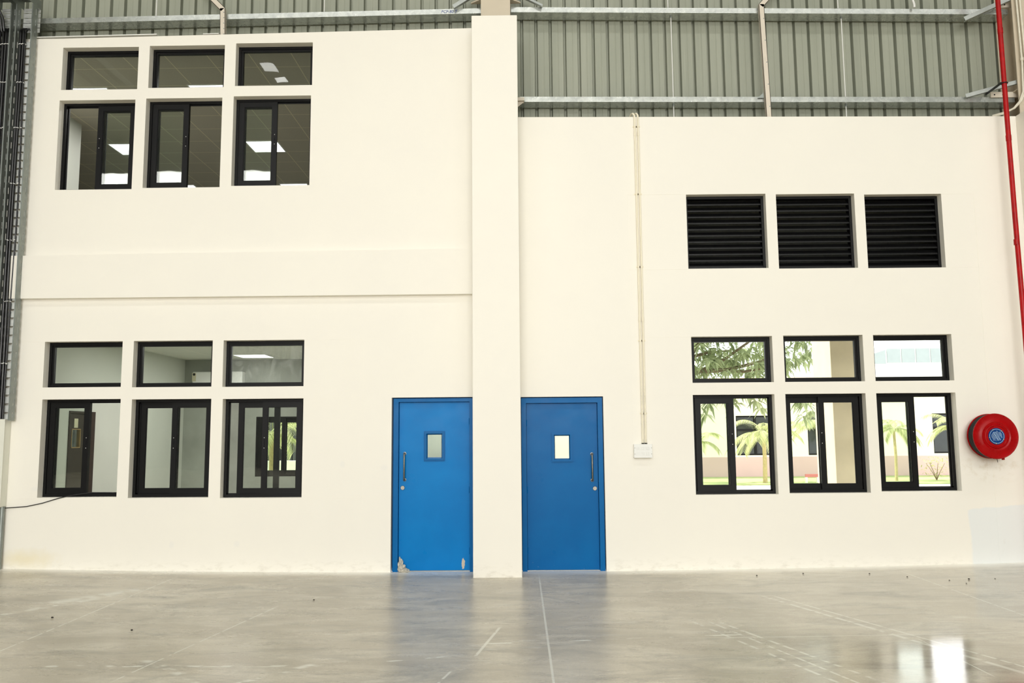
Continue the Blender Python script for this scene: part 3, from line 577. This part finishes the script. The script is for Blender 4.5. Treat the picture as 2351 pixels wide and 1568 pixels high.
def post(pts, label):
    mb = MB()
    for p, q in zip(pts, pts[1:]):
        p, q = Vector(p), Vector(q); d = (q - p).normalized(); sd = Vector((0, 1, 0)).cross(d).normalized()
        for (w0, w1, y0, y1) in ((-.035, .035, .0, .006), (-.035, -.029, .0, .05), (.029, .035, .0, .05)):
            m = Matrix((sd, Vector((0, 1, 0)), d)).transposed().to_4x4(); m.translation = (p + q) / 2; L = (q - p).length; mb.box(w0, w1, y0, y1, -L / 2 - .01, L / 2 + .01, m)
    o = tag(mb.build('bent_steel_post', M['offwhite_steel'], None, loc=pts[0]), label, 'post', 'off-white bent posts on the walls')
    a, b = Vector(pts[0]), Vector(pts[1])
    for k in range(5):
        p = a.lerp(b, .12 + .19 * k); MB().lathe_y([(0, -.004), (.007, -.003), (.008, 0)], (p.x + .018, p.y, p.z), 8).build('bolt', M['galv_dark'], o)
post([(-3.97, .085, 7.00), (-3.982, .085, 7.405), (-4.36, .085, 7.80), (-4.8, .085, 8.3)], 'off-white bent steel post on the upper-storey wall top')
post([(3.322, .085, 5.75), (3.282, .085, 7.36), (3.45, .085, 7.55), (4.0, .085, 8.15)], 'off-white bent steel post on the louvre bay wall top')
MB_ = MB(); MB_.prism([(3.19, 6.075), (3.27, 6.075), (3.27, 6.15)], 1, .12, .135); tag(MB_.build('gusset_plate', M['galv_dark'], None, loc=(3.19, .12, 6.075)), 'small dark triangular gusset beside the louvre bay post', 'bracket')
def steel_column(xc, zb, label):
    r = root('steel_column', (xc, 0, zb), label, 'column', None, 'structure')
    mb = MB(); mb.box(xc - .195, xc + .195, 0, .016, zb, 11.6); mb.box(xc - .195, xc + .195, .375, .391, zb, 11.6); mb.box(xc - .006, xc + .006, .016, .375, zb, 11.6); mb.build('i_section', M['col_steel'], r)
    for s in (-1, 1):
        m = MB(); m.prism([(xc + s * .006, .02), (xc + s * .20, .02), (xc + s * .335, .12), (xc + s * .335, .14), (xc + s * .006, .14)], 2, 7.452, 7.468) if zb > 6 else m.prism([(xc + s * .006, .02), (xc + s * .19, .02), (xc + s * .19, .37), (xc + s * .006, .37)], 2, 6.105, 6.12); m.build('stiffener_plate', M['col_steel'], r)
steel_column(-.288, 7.005, 'beige steel column standing on the pillar between the doors'); steel_column(6.76, 5.735, 'beige steel column above the corner behind the red pipe')
def brace(p, q, label, w=.05, mt='galv_matte'): tag(MB().angle(p, q, w).build('knee_brace', M[mt], None, loc=p), label, 'brace', 'galvanised angle braces')
brace((-.86, .10, 7.39), (-.40, .10, 7.68), 'galvanised angle brace on the windows side of the steel column'); brace((.34, .10, 7.405), (-.16, .10, 7.66), 'galvanised angle brace on the louvre side of the steel column')
brace((5.97, .09, 7.115), (6.66, .03, 7.41), 'galvanised angle brace under the top girt by the red pipe', .055); brace((5.93, .12, 6.06), (6.70, .06, 6.25), 'galvanised angle brace on the lower girt by the red pipe', .05)
for zz, lb, xx in ((6.045, 'off-white cleat plate on the lower girt behind the red pipe', 6.275), (7.30, 'off-white cleat plate on the top girt behind the red pipe', 6.50)):
    cp = tag(MB().box(xx, 6.74, .128, .142, zz, zz + .075).build('cleat_plate', M['offwhite_steel'], None, loc=(xx, .128, zz)), lb, 'bracket', 'cleat plates at the girt ends')
    for dx in (.05, .16): MB().lathe_y([(0, -.004), (.010, -.003), (.010, 0)], (xx + dx, .128, zz + .037), 8).build('bolt_hole', M['cable'], cp)
tag(MB().box(-.002, .085, .10, .20, 6.07, 6.115).prism([(-.002, 6.07), (.085, 6.07), (-.002, 6.0)], 1, .14, .155).build('angle_cleat', M['offwhite_steel'], None, loc=(0, .1, 6.0)), 'cream angle cleat at the pillar end of the lower girt', 'bracket')
tag(MB().tube([(5.33, .1, 7.30), (5.33, .1, 7.345), (5.30, .1, 7.46), (5.27, .1, 7.60), (5.28, .1, 8.3)], .016, 10).build('coiled_cord', M['white_plastic'], None, True, loc=(5.33, .1, 7.3)), 'white cord hanging to the top girt near the red pipe', 'cord')
m = MB(); m.box(-6.5, -4.82, -.006, .05, 7.045, 7.058, Matrix.Identity(4)); m.box(-4.2, -3.99, -.003, .05, 7.035, 7.045)
for v in m.bm.verts: v.co.z += (v.co.x + 6.49) * .0133 - .062
tag(m.build('packing_strip', M['white_plastic'], None, loc=(-6.5, 0, 6.98)), 'thin pale strip lying along the upper wall top beside the trays', 'strip')

# ------------------------------------------------------------------ cable trays, cables, cabinet
def tray(x0, x1, label):
    r = root('cable_tray', ((x0 + x1) / 2, 0, 1.9), label, 'cable tray', 'perforated vertical cable trays')
    yb, yf = -.05, -.165; zt = 7.38
    def rail(x, s, name='side_rail'):
        mb = MB(); n = 36; h = (zt - 1.88) / n                   # side flange with a row of slots
        zc = []
        holes = [(1.88 + h * k + h * .2, 1.88 + h * k + h * .75) for k in range(n)]
        th = .0025; xa, xb = x - th / 2, x + th / 2; ys0, ys1 = -.10, -.085
        mb.box(xa, xb, yf, ys0, 1.88, zt); mb.box(xa, xb, ys1, yb, 1.88, zt); z = 1.88
        for a, b in holes: mb.box(xa, xb, ys0, ys1, z, a); z = b
        mb.box(xa, xb, ys0, ys1, z, zt); mb.box(min(x, x - s * .014), max(x, x - s * .014), yf, yf + .0025, 1.88, zt)
        mb.build(name, M['galv_dark'], r)
    rail(x1, 1); rail(x0, -1)
    mb = MB(); n = 46; h = (6.93 - 1.88) / n                     # rungs of the tray floor
    for k in range(n):
        z = 1.88 + h * k; mb.box(x0, x1, yb - .004, yb, z, z + h * .72); mb.box(x0 + .01, x1 - .01, yb - .010, yb - .004, z + h * .66, z + h * .74)
    mb.build('tray_floor', M['galv_tray'], r)
    mb = MB(); n = 5; h = .07                                    # the floor again above the gap
    for k in range(n): mb.box(x0, x1, yb - .004 + .06, yb + .06, 7.06 + h * k, 7.06 + h * k + .06); mb.box(x0 + .03, x1 - .03, yb + .045, yb + .056, 7.06 + h * k + .02, 7.06 + h * k + .03)
    mb.build('tray_floor', M['galv_tray'], r)
    mb = MB(); L = 2.2                                           # the bend out over the hall
    mb.box(x0, x1, yf - L, yb + .06, 7.495, 7.499)
    for x in (x0, x1): mb.box(x - .0013, x + .0013, yf - L, yb + .06, 7.38, 7.495)
    for k in range(30): mb.box(x0 + .03, x1 - .03, yf - L + k * .07, yf - L + k * .07 + .02, 7.485, 7.495)
    mb.build('overhead_run', M['galv_dark'], r)
    return r
tray(-6.632, -6.405, 'galvanised cable tray nearer the windows, rungs showing'); tray(-6.93, -6.69, 'galvanised cable tray at the edge of the view, full of cables')
def cable(x, y, rr_, label, z0=1.9, z1=7.0, wig=.004, ties=True):
    pts = []; n = 26; s = rnd.uniform(0, 6)
    for i in range(n + 1):
        f = i / n; pts.append((x + wig * math.sin(7 * f + s), y + wig * math.cos(5 * f + s), z0 + (z1 - z0) * f))
    pts += [(x, y + .01, z1 + .05), (x, y + .05, z1 + .09), (x, y + .10, z1 + .10)]
    o = tag(MB().tube(pts, rr_, 8).build('power_cable', M['cable'], None, True, loc=(x, y, z0)), label, 'cable', 'black cables in the trays')
    if ties:
        for zz in (2.6, 3.4, 4.2, 4.95, 5.7, 6.32, 6.85): MB().tube([(x + wig * math.sin(7 * (zz - z0) / (z1 - z0) + s), y, zz), (x, y, zz + .008)], rr_ + .003, 8).build('cable_tie', M['white_plastic'], o)
for x, rr_ in ((-6.602, .017), (-6.566, .017)): cable(x, -.085, rr_, 'thick black cable in the tray nearer the windows')
cable(-6.525, -.08, .010, 'thin black cable beside the bare rungs of the tray', wig=.010)
for x in (-6.905, -6.868, -6.830, -6.792, -6.755): cable(x, -.09, .017, 'thick black cable in the tray at the edge of the view')
for x, y in ((-6.86, -.085), (-6.825, -.085)): tag(MB().tube([(x, y + .05, 6.96), (x, y, 7.05), (x - .01, y - .02, 7.2), (x - .05, y - .06, 7.33), (x - .08, y - .4, 7.38), (x - .08, y - 2.0, 7.39)], .015, 8).build('power_cable', M['cable'], None, True, loc=(x, y, 6.96)), 'black cable climbing from the tray into the overhead run', 'cable', 'black cables in the trays')
cb = root('electrical_cabinet', (-6.7, 0, .81), 'pale grey electrical cabinet below the cable trays', 'cabinet')
MB().box(-7.05, -6.472, -.12, -.002, .81, 1.90, bev=.004).build('cabinet_body', M['cabinet'], cb)
MB().box(-7.045, -6.468, -.14, -.122, .815, 1.895, bev=.004).build('cabinet_door', M['cabinet'], cb)
MB().box(-6.50, -6.485, -.148, -.14, 1.1, 1.16, bev=.003).build('latch', M['cable'], cb)
tag(MB().tube([(-6.49, -.05, -.0), (-6.49, -.05, .81)], .028, 12).build('grey_conduit', M['galv_dark'], None, True, loc=(-6.49, -.05, 0)), 'grey vertical conduit from the floor up to the cabinet', 'conduit')
tag(MB().tube([(-6.6, -.06, .80), (-6.52, -.03, .79), (-6.35, -.012, .797), (-6.21, -.010, .807), (-6.02, -.010, .845), (-5.83, -.010, .901), (-5.68, .0, .935), (-5.55, .05, .956), (-5.45, .10, .966), (-5.25, .135, .962), (-5.15, .19, .955), (-5.1, .3, .9)], .0055, 8).build('thin_black_cable', M['cable'], None, True, loc=(-6.5, 0, .8)), 'thin black cable sagging from the cabinet over the window sill', 'cable')

# ------------------------------------------------------------------ rooms behind the left bay
def slab(name, x0, x1, y0, y1, z0, z1, mt, label, cat):
    return struct(MB().box(x0, x1, y0, y1, z0, z1).build(name, M[mt]), label, cat)
OX = -6.32
BW = (-4.95, -3.92, .915, 2.02)
struct(wall_mesh(-6.55, -.6, 3.3, [BW], 5.0, 5.18).build('wall_office_back', M['cement']), 'bare cement back wall of the ground-floor office', 'wall')
slab('wall_office_partition', -1.75, -1.65, TH, 5.1, 0, 3.3, 'room_wall', 'pale partition at the pillar end of the office', 'wall')
slab('ceiling_office', -6.55, -1.65, TH, 5.0, 3.10, 3.2, 'tiles', 'white tiled ceiling of the ground-floor office', 'ceiling')
slab('floor_office', -9, -.6, TH, 5.1, -.2, -.04, 'court', 'pale floor of the ground-floor office', 'floor')
slab('slab_upper', -9.2, -.3, TH, 8.2, 3.55, 3.95, 'cement', 'concrete slab between the two storeys', 'floor')
# side wall with the brown door (a wall along y)
mb = MB(); dy0, dy1 = 1.06, 1.76; zt_ = 2.035
for b in [(TH, dy0, -.05, 3.2), (dy1, 5.1, -.05, 3.2), (dy0, dy1, zt_, 3.2)]: mb.box(OX - .12, OX, b[0], b[1], b[2], b[3])
struct(mb.build('wall_office_side', M['room_wall']), 'pale grey-green side wall of the office with the brown door', 'wall')
d3 = root('door_3', (OX, dy0, 0), 'dark brown office door with small vision panel and notice', 'door', None, 'structure')
mb = MB(); vy0, vy1, vz0, vz1 = 1.165, 1.405, 1.515, 1.785
for b in [(dy0 + .03, vy0, 0, zt_ - .03), (vy1, dy1 - .12, 0, zt_ - .03), (vy0, vy1, 0, vz0), (vy0, vy1, vz1, zt_ - .03)]: mb.box(OX - .05, OX - .01, b[0], b[1], b[2], b[3])
lf = mb.build('door_leaf', M['brown_door'], d3)
mb = MB(); mb.box(OX - .05, OX + .015, dy1 - .12, dy1, 0, zt_); mb.box(OX - .05, OX + .015, dy0, dy0 + .03, 0, zt_); mb.box(OX - .05, OX + .015, dy0 + .03, dy1 - .12, zt_ - .03, zt_); mb.build('door_frame', M['brown_door'], d3)
mb = MB()
for b in [(vy0, vy0 + .012, vz0, vz1), (vy1 - .012, vy1, vz0, vz1), (vy0, vy1, vz0, vz0 + .012), (vy0, vy1, vz1 - .012, vz1)]: mb.box(OX - .055, OX - .005, b[0], b[1], b[2], b[3])
mb.build('vision_bead', M['orange_wood'], lf); MB().box(OX - .033, OX - .027, vy0, vy1, vz0, vz1).build('vision_pane', M['glass'], lf)
nt = MB().box(OX - .01, OX - .007, 1.225, 1.325, 1.80, 1.93).build('notice', M['sign'], lf); tag(nt, 'cream notice with dark symbols')
MB().box(OX - .01, OX + .03, dy1 - .19, dy1 - .175, .98, 1.0).build('handle', M['steel'], lf)
# outdoors seen through that panel: the next room is open, its end wall pale
slab('wall_office_beyond', -9.2, -9.1, TH, 5.1, 0, 3.3, 'room_wall', 'pale end wall of the room beyond the brown door', 'wall')
slab('wall_office_far', -9.1, -8.6, 5.0, 5.18, 0, 3.3, 'cement', 'cement wall beside the opening of the far room', 'wall')
slab('ceiling_office_far', -9.2, -6.55, TH, 5.0, 3.10, 3.2, 'tiles', 'tiled ceiling of the far room', 'ceiling')
slider(BW, [(-4.915, -4.40, 0), (-4.46, -3.955, 1)], 'black sliding window in the far office wall with palm outside', y=4.9, latch=False)
ac = root('air_conditioner', (-5.64, 5.0, 2.58), 'white split air conditioner high on the cement office wall', 'air conditioner')
MB().box(-6.10, -5.17, 4.80, 5.0, 2.58, 2.86, bev=.02).build('casing', M['white_plastic'], ac); MB().box(-6.07, -5.20, 4.788, 4.80, 2.605, 2.625).build('air_flap', M['white_plastic'], ac)
MB().box(-6.10, -6.03, 4.796, 4.80, 2.68, 2.84).build('rating_sticker', M['sign'], ac); MB().lathe_y([(0, -.002), (.024, -.002), (.024, 0)], (-6.065, 4.796, 2.81), 16).build('sticker_mark', M['cable'], ac)
def ceiling_light(x, y, z, label, group):
    r = root('ceiling_panel_light', (x, y, z), label, 'light', group)
    mb = MB(); mb.box(x - .3, x + .3, y - .3, y - .28, z - .012, z); mb.box(x - .3, x + .3, y + .28, y + .3, z - .012, z); mb.box(x - .3, x - .28, y - .28, y + .28, z - .012, z); mb.box(x + .28, x + .3, y - .28, y + .28, z - .012, z); mb.build('panel_frame', M['white_plastic'], r)
    MB().box(x - .28, x + .28, y - .28, y + .28, z - .008, z - .002).build('diffuser', M['panel'], r)
ceiling_light(-4.8, 4.3, 3.10, 'square lit ceiling panel in the ground-floor office', 'office ceiling panels')
# upper room
slab('ceiling_upper', -14, -.3, TH, 8.2, 7.0, 7.06, 'tiles_up', 'grey gridded tile ceiling of the upper room', 'ceiling')
slab('wall_upper_room_back', -14, -.3, 8.2, 8.3, 3.95, 7.0, 'room_wall', 'pale back wall of the upper room', 'wall')
slab('wall_upper_room_partition', -.5, -.4, TH, 8.2, 3.95, 7.0, 'room_wall', 'pale partition of the upper room', 'wall')
slab('wall_upper_room_side', -14.2, -14, TH, 8.2, 3.5, 7.0, 'room_wall', 'pale far side wall of the upper room', 'wall')
slab('wall_upper_room_stub', -7.65, -7.50, TH, 3.15, 3.95, 7.0, 'room_wall', 'pale stub wall inside the upper room beside the first window', 'wall')
slab('floor_upper_room', -14, -9.2, TH, 8.2, 3.55, 3.95, 'cement', 'concrete floor of the upper room', 'floor')
for (x, y, lb) in [(-4.75, 1.86, 'lit upper-room ceiling panel seen low in the middle transom'), (-4.68, 4.3, 'lit upper-room ceiling panel behind the sash nearest the pillar'), (-4.8, 6.88, 'lit upper-room ceiling panel at the sill nearest the pillar'), (-7.22, 4.36, 'lit upper-room ceiling panel behind the sash nearest the trays'), (-6.6, 1.92, 'lit upper-room ceiling panel seen low in the transom by the trays'), (-7.22, 6.88, 'lit upper-room ceiling panel at the sill of the middle window')]:
    ceiling_light(x, y, 7.0, lb, 'upper-room ceiling panels')
# dark plant room behind the louvres
slab('wall_plant_back', -.1, 9, 1.8, 1.9, 3.3, 5.6, 'cement', 'cement back wall of the plant space behind the louvres', 'wall'); slab('wall_gable_skirt', -.3, 14, .62, .72, 5.6, 7.06, 'roofsheet', 'outer sheet of the gable over the louvre bay', 'wall'); slab('ceiling_plant', -.1, 9, TH, 1.9, 5.5, 5.6, 'cement', 'concrete roof over the plant space', 'ceiling')
slab('ceiling_veranda', -.3, 9, TH, 1.9, 3.2, 3.3, 'cement', 'concrete soffit of the outdoor veranda', 'ceiling'); slab('wall_plant_side', -.3, -.1, TH, 1.9, 0, 5.6, 'room_wall', 'wall between the office and the veranda', 'wall'); slab('wall_plant_end', 8.9, 9, TH, 1.9, 3.3, 5.6, 'cement', 'end wall of the plant space', 'wall')
slab('wall_gable_fill', -20, 14, .62, .72, 7.06, 11.7, 'roofsheet', 'outer sheet of the hall gable', 'wall')
slab('wall_lobby', -1.65, -.3, 1.9, 2.0, -.05, 3.3, 'cement', 'grey lobby wall behind the door with the grey pane', 'wall'); slab('ceiling_lobby', -1.65, -.3, TH, 2.0, 3.15, 3.25, 'tiles', 'tiled lobby ceiling', 'ceiling')

# ------------------------------------------------------------------ outdoors
slab('ground', -60, 80, .3, 90, -.4, -.06, 'court', 'pale concrete yard outside', 'ground')
tag(MB().box(-1.9, 32, 16.8, 21.42, -.058, -.02).build('lawn', M['grass']), 'strip of green lawn before the pink-based building', 'lawn', None, 'stuff')
tag(MB().box(-20, -3, 9.4, 13.2, -.058, -.02).build('lawn', M['grass']), 'patch of lawn outside the office window', 'lawn', None, 'stuff')
oc = root('outdoor_column', (4.85, 2.4, 0), 'beige rendered outdoor column beyond the windows', 'column', None, 'structure')
MB().box(4.68, 5.04, 2.0, 2.78, -.06, 4.2, bev=.01).build('shaft', M['ext_col'], oc)
# low building across the yard
bd = root('building', (14, 21.5, 0), 'low cream building with dusty pink base across the yard', 'building')
wins = [(8.25, 9.75, .78, 2.29), (10.98, 12.45, .77, 2.34), (15.75, 17.2, .80, 2.32), (3.6, 5.0, .78, 2.29)]
wall_mesh(-2, 32, 3.3, wins, 21.5, 21.8, zbot=.72).build('facade', M['ext_cream'], bd)
MB().box(-2, 32, 21.44, 21.8, -.06, .72).build('plinth', M['ext_pink'], bd); MB().box(-2.2, 32.2, 21.0, 22.4, 3.3, 3.45).build('roof_edge', M['ext_white'], bd); MB().box(-2, 32, 22.2, 22.4, -.06, 3.3).build('inner_wall', M['ext_grey'], bd)
for w in wins:
    f = frame_mesh(w[0], w[1], w[2], w[3], .06, 21.58, 21.66); zt2 = w[2] + (w[3] - w[2]) * .64; f.box(w[0] + .06, w[1] - .06, 21.58, 21.66, zt2 - .04, zt2 + .04); xm = (w[0] + w[1]) / 2; f.box(xm - .04, xm + .04, 21.58, 21.66, w[2] + .06, w[3] - .06)
    fo_ = f.build('window', M['black'], bd); MB().box(w[0] + .05, w[1] - .05, 21.63, 21.64, w[2] + .05, w[3] - .05).build('pane', M['dark_glass'], fo_)
wb = root('warehouse', (26, 34, 0), 'pale warehouse with grey band beyond the low building', 'building')
MB().prism([(16.6, -.06), (44, -.06), (44, 7.0), (32, 7.4), (20.0, 6.2), (16.6, 5.1)], 1, 34, 60).build('gable_wall', M['ext_white'], wb)
MB().prism([(17.3, 5.25), (19.62, 5.25), (19.62, 6.0)], 1, 33.95, 34.0).build('cladding_panel', M['ext_panel'], wb)
for k in range(14): MB().box(19.7 + k * .78, 20.41 + k * .78, 33.95, 34.0, 5.3, 6.06).build('cladding_panel', M['ext_panel'], wb)
tag(MB().box(1.5, 8.9, 12, 12.3, 2.98, 3.12).box(1.5, 1.62, 12, 12.3, -.06, 2.98).box(8.78, 8.9, 12, 12.3, -.06, 2.98).build('yellow_gantry', M['yellow']), 'yellow overhead bar behind the tree', 'gantry')
br = root('barrier', (9.4, 17.4, -.02), 'low red and white barrier on the lawn', 'barrier')
MB().box(9.42, 9.85, 17.37, 17.43, .16, .26).build('red_rail', simple('barrier_red', (190, 110, 104), .5), br); MB().box(9.42, 9.48, 17.35, 17.45, -.02, .16).build('foot', M['ext_white'], br); MB().box(9.79, 9.85, 17.35, 17.45, -.02, .16).build('foot', M['ext_white'], br)
lw = slab('wall_garden', -14, -2.4, 13.5, 13.7, -.06, .95, 'ext_white', 'white low garden wall outside the office window', 'wall')
b2 = root('shed_building', (-9, 17, 0), 'grey ribbed shed beyond the garden wall', 'building')
c_ = cladding(-16, -2.5, -.06, 5, 17); c_.build('sheet_wall', M['shed_grey'], b2); MB().box(-16, -2.5, 17.05, 22, 4.9, 5.0).build('roof', M['ext_grey'], b2)

def leaf_pts(mb, base, d, L, w, droop=.2, up=Vector((0, 0, 1))):
    d = d.normalized(); s = d.cross(up); s = s.normalized() if s.length > 1e-3 else Vector((1, 0, 0))
    a = base; b = base + d * L * .45 - Vector((0, 0, droop * L * .15)); c = base + d * L - Vector((0, 0, droop * L * .6)); n = s.cross(d) * w * .15
    v = [mb.bm.verts.new(p) for p in (a, b + s * w / 2 + n, c, b - s * w / 2 + n, b)]
    mb.bm.faces.new((v[0], v[4], v[1])); mb.bm.faces.new((v[1], v[4], v[2])); mb.bm.faces.new((v[0], v[3], v[4])); mb.bm.faces.new((v[3], v[2], v[4]))
def tree():
    r = root('mango_tree', (2.5, 7.0, -.06), 'leafy green tree with grey branches outside the window transoms', 'tree')
    rr = random.Random(11)
    MB().tube([(2.5, 7, -.06), (2.48, 7, 1.0), (2.6, 7, 2.0), (2.75, 7, 2.5)], .16, 12, taper=.12).build('trunk', M['bark'], r, True)
    br_ = [[(2.75, 7, 2.5), (3.2, 6.9, 2.72), (3.75, 6.8, 2.93), (4.3, 6.75, 2.95), (5.0, 6.8, 3.12), (5.6, 6.9, 3.3)], [(2.75, 7, 2.45), (3.25, 7, 2.9), (3.6, 7.05, 3.25), (3.85, 7.1, 3.65), (4.2, 7.1, 4.2)], [(3.75, 6.8, 2.93), (4.2, 6.6, 3.15), (4.7, 6.5, 3.5), (5.1, 6.5, 4.0)],
           [(4.3, 6.75, 2.95), (4.6, 6.6, 2.9), (4.95, 6.5, 2.95)], [(3.6, 7.05, 3.25), (4.0, 7.1, 3.35), (4.5, 7.2, 3.4)], [(2.7, 7, 2.3), (2.3, 7.1, 3.0), (1.9, 7.2, 3.8)]]
    for i, b in enumerate(br_): MB().tube(b, .075 if i < 2 else .035, 8, taper=.02).build('branch', M['bark'], r, True)
    mb = MB()
    def cluster(c, n, L):
        for k in range(n):
            a = rr.uniform(0, 6.28); e = rr.uniform(-.9, .35); d = Vector((math.cos(a) * math.cos(e), math.sin(a) * math.cos(e), math.sin(e)))
            leaf_pts(mb, c + d * .02, d, L * rr.uniform(.7, 1.15), L * .24, rr.uniform(.3, 1.1))
    for k in range(620):
        x = rr.uniform(2.4, 6.15); zc = 3.7; p = Vector((x, rr.uniform(6.0, 8.2), rr.uniform(2.55, 5.0)))
        e = ((x - 4.1) / 2.15) ** 2 + ((p.z - 3.85) / 1.35) ** 2
        if e > 1 : continue
        cluster(p, 11, .26)
    for (x, y, z) in [(3.95, 6.4, 2.55), (4.1, 6.4, 2.45), (4.25, 6.4, 2.38), (4.45, 6.4, 2.5), (4.6, 6.3, 2.4), (4.75, 6.3, 2.3), (4.9, 6.4, 2.42), (4.35, 6.4, 2.25), (4.85, 6.3, 2.15), (5.05, 6.4, 2.5), (3.75, 6.9, 2.2), (3.85, 6.9, 2.05), (3.95, 6.9, 2.3), (5.75, 6.6, 2.45), (5.85, 6.6, 2.25), (5.95, 6.6, 2.1), (5.7, 6.5, 2.3), (6.0, 6.6, 2.4), (5.8, 6.6, 1.98)]: cluster(Vector((x, y, z)), 12, .27)
    mb.build('foliage', M['leaf'], r)
tree()
def palm(x, y, h, n, L, label, seed, trunk=.05, group='young palms outdoors'):
    r = root('palm', (x, y, -.02), label, 'palm', group); rr = random.Random(seed)
    MB().tube([(x, y, -.02), (x + .02, y, h * .5), (x, y, h)], trunk * 1.3, 10, taper=trunk).build('trunk', M['palm_bark'], r, True)
    for k in range(n):
        a = 6.28 * k / n + rr.uniform(-.2, .2); e = rr.uniform(.25, 1.15); Lk = L * rr.uniform(.8, 1.1)
        mb = MB(); pts = []; p = Vector((x, y, h)); d = Vector((math.cos(a) * math.cos(e), math.sin(a) * math.cos(e), math.sin(e))); N = 14
        for i in range(N + 1):
            pts.append(p.copy()); p = p + d * (Lk / N); d = (d + Vector((0, 0, -.135))).normalized()
        mb.tube(pts, .010, 5, taper=.003)
        for i in range(2, N + 1):
            dd = (pts[i] - pts[i - 1]).normalized(); s = dd.cross(Vector((0, 0, 1))).normalized(); l = Lk * .34 * (1 - .55 * abs(i / N - .45))
            for j in (0, .5):
                b = pts[i - 1].lerp(pts[i], j)
                for sg in (-1, 1): leaf_pts(mb, b, dd * .75 + s * sg * .8 + Vector((0, 0, .12)), l, .035, 1.0)
        mb.build('frond', M['frond'], r)
palm(8.12, 17.5, 1.55, 13, 1.35, 'bright green palm before the dark window of the cream building', 1, .06)
palm(6.0, 17.6, 1.3, 10, 1.0, 'small palm seen behind the closed sash nearest the junction box', 2); palm(10.15, 17.5, 1.7, 11, 1.25, 'palm partly hidden by the beige outdoor column', 3); palm(12.7, 18, 1.7, 10, 1.1, 'faint palm behind the sash nearest the hose reel', 4, .04); palm(14.75, 18, 1.75, 12, 1.15, 'palm in the open half of the window beside the hose reel', 5, .04)
palm(-6.25, 10.4, 1.62, 15, 1.35, 'feathery palm outside the office window', 6, .08); palm(-10.0, 10.6, 1.0, 15, 1.9, 'palm seen through the brown door panel', 8, .08)
sh = root('shrub', (14.2, 18.3, -.02), 'small thin shrub below the palm near the hose reel window', 'shrub'); rr = random.Random(5)
for k in range(7):
    a = 6.28 * k / 7; MB().tube([(14.2, 18.3, -.02), (14.2 + .12 * math.cos(a), 18.3 + .12 * math.sin(a), .25), (14.2 + .3 * math.cos(a), 18.3 + .3 * math.sin(a), .55)], .018, 6, taper=.006).build('stem', M['bark'], sh)
mb = MB()
for k in range(150):
    a = rr.uniform(0, 6.28); q_ = rr.uniform(.1, .48); p = Vector((14.2 + q_ * math.cos(a), 18.3 + q_ * math.sin(a), rr.uniform(.1, .75))); leaf_pts(mb, p, Vector((rr.uniform(-1, 1), rr.uniform(-1, 1), rr.uniform(-.4, .8))), .11, .05)
mb.build('foliage', M['shrub'], sh)

# grit on the floor
rr = random.Random(9); first = None
for (x, y) in [(4.06, -.52), (4.38, -.78), (4.72, -1.05), (4.95, -1.02), (5.24, -1.02), (3.32, -.42), (-4.35, -2.65), (-5.15, -3.1), (-2.15, -1.75), (2.75, -.50), (4.8, -1.25), (6.25, -1.4), (-3.4, -3.1)]:
    if first is None:
        b = bmesh.new(); bmesh.ops.create_icosphere(b, subdivisions=2, radius=.009)
        for v in b.verts: v.co *= 1 + .3 * math.sin(90 * v.co.x + 60 * v.co.z); v.co.z = v.co.z * .6 + .006
        m = MB(); m.bm.free(); m.bm = b; o = m.build('grit_speck', M['speck']); first = o; tag(o, 'tiny dark grit speck on the concrete floor', 'grit', 'grit specks on the floor')
    else: o = first.copy(); COL.objects.link(o)
    o.location = (x, y, fz(x) + .001); o.scale = (rr.uniform(.7, 1.3),) * 3
for img in [o for o in bpy.data.objects if o.type == 'MESH' and not o.data.polygons]: bpy.data.objects.remove(img)
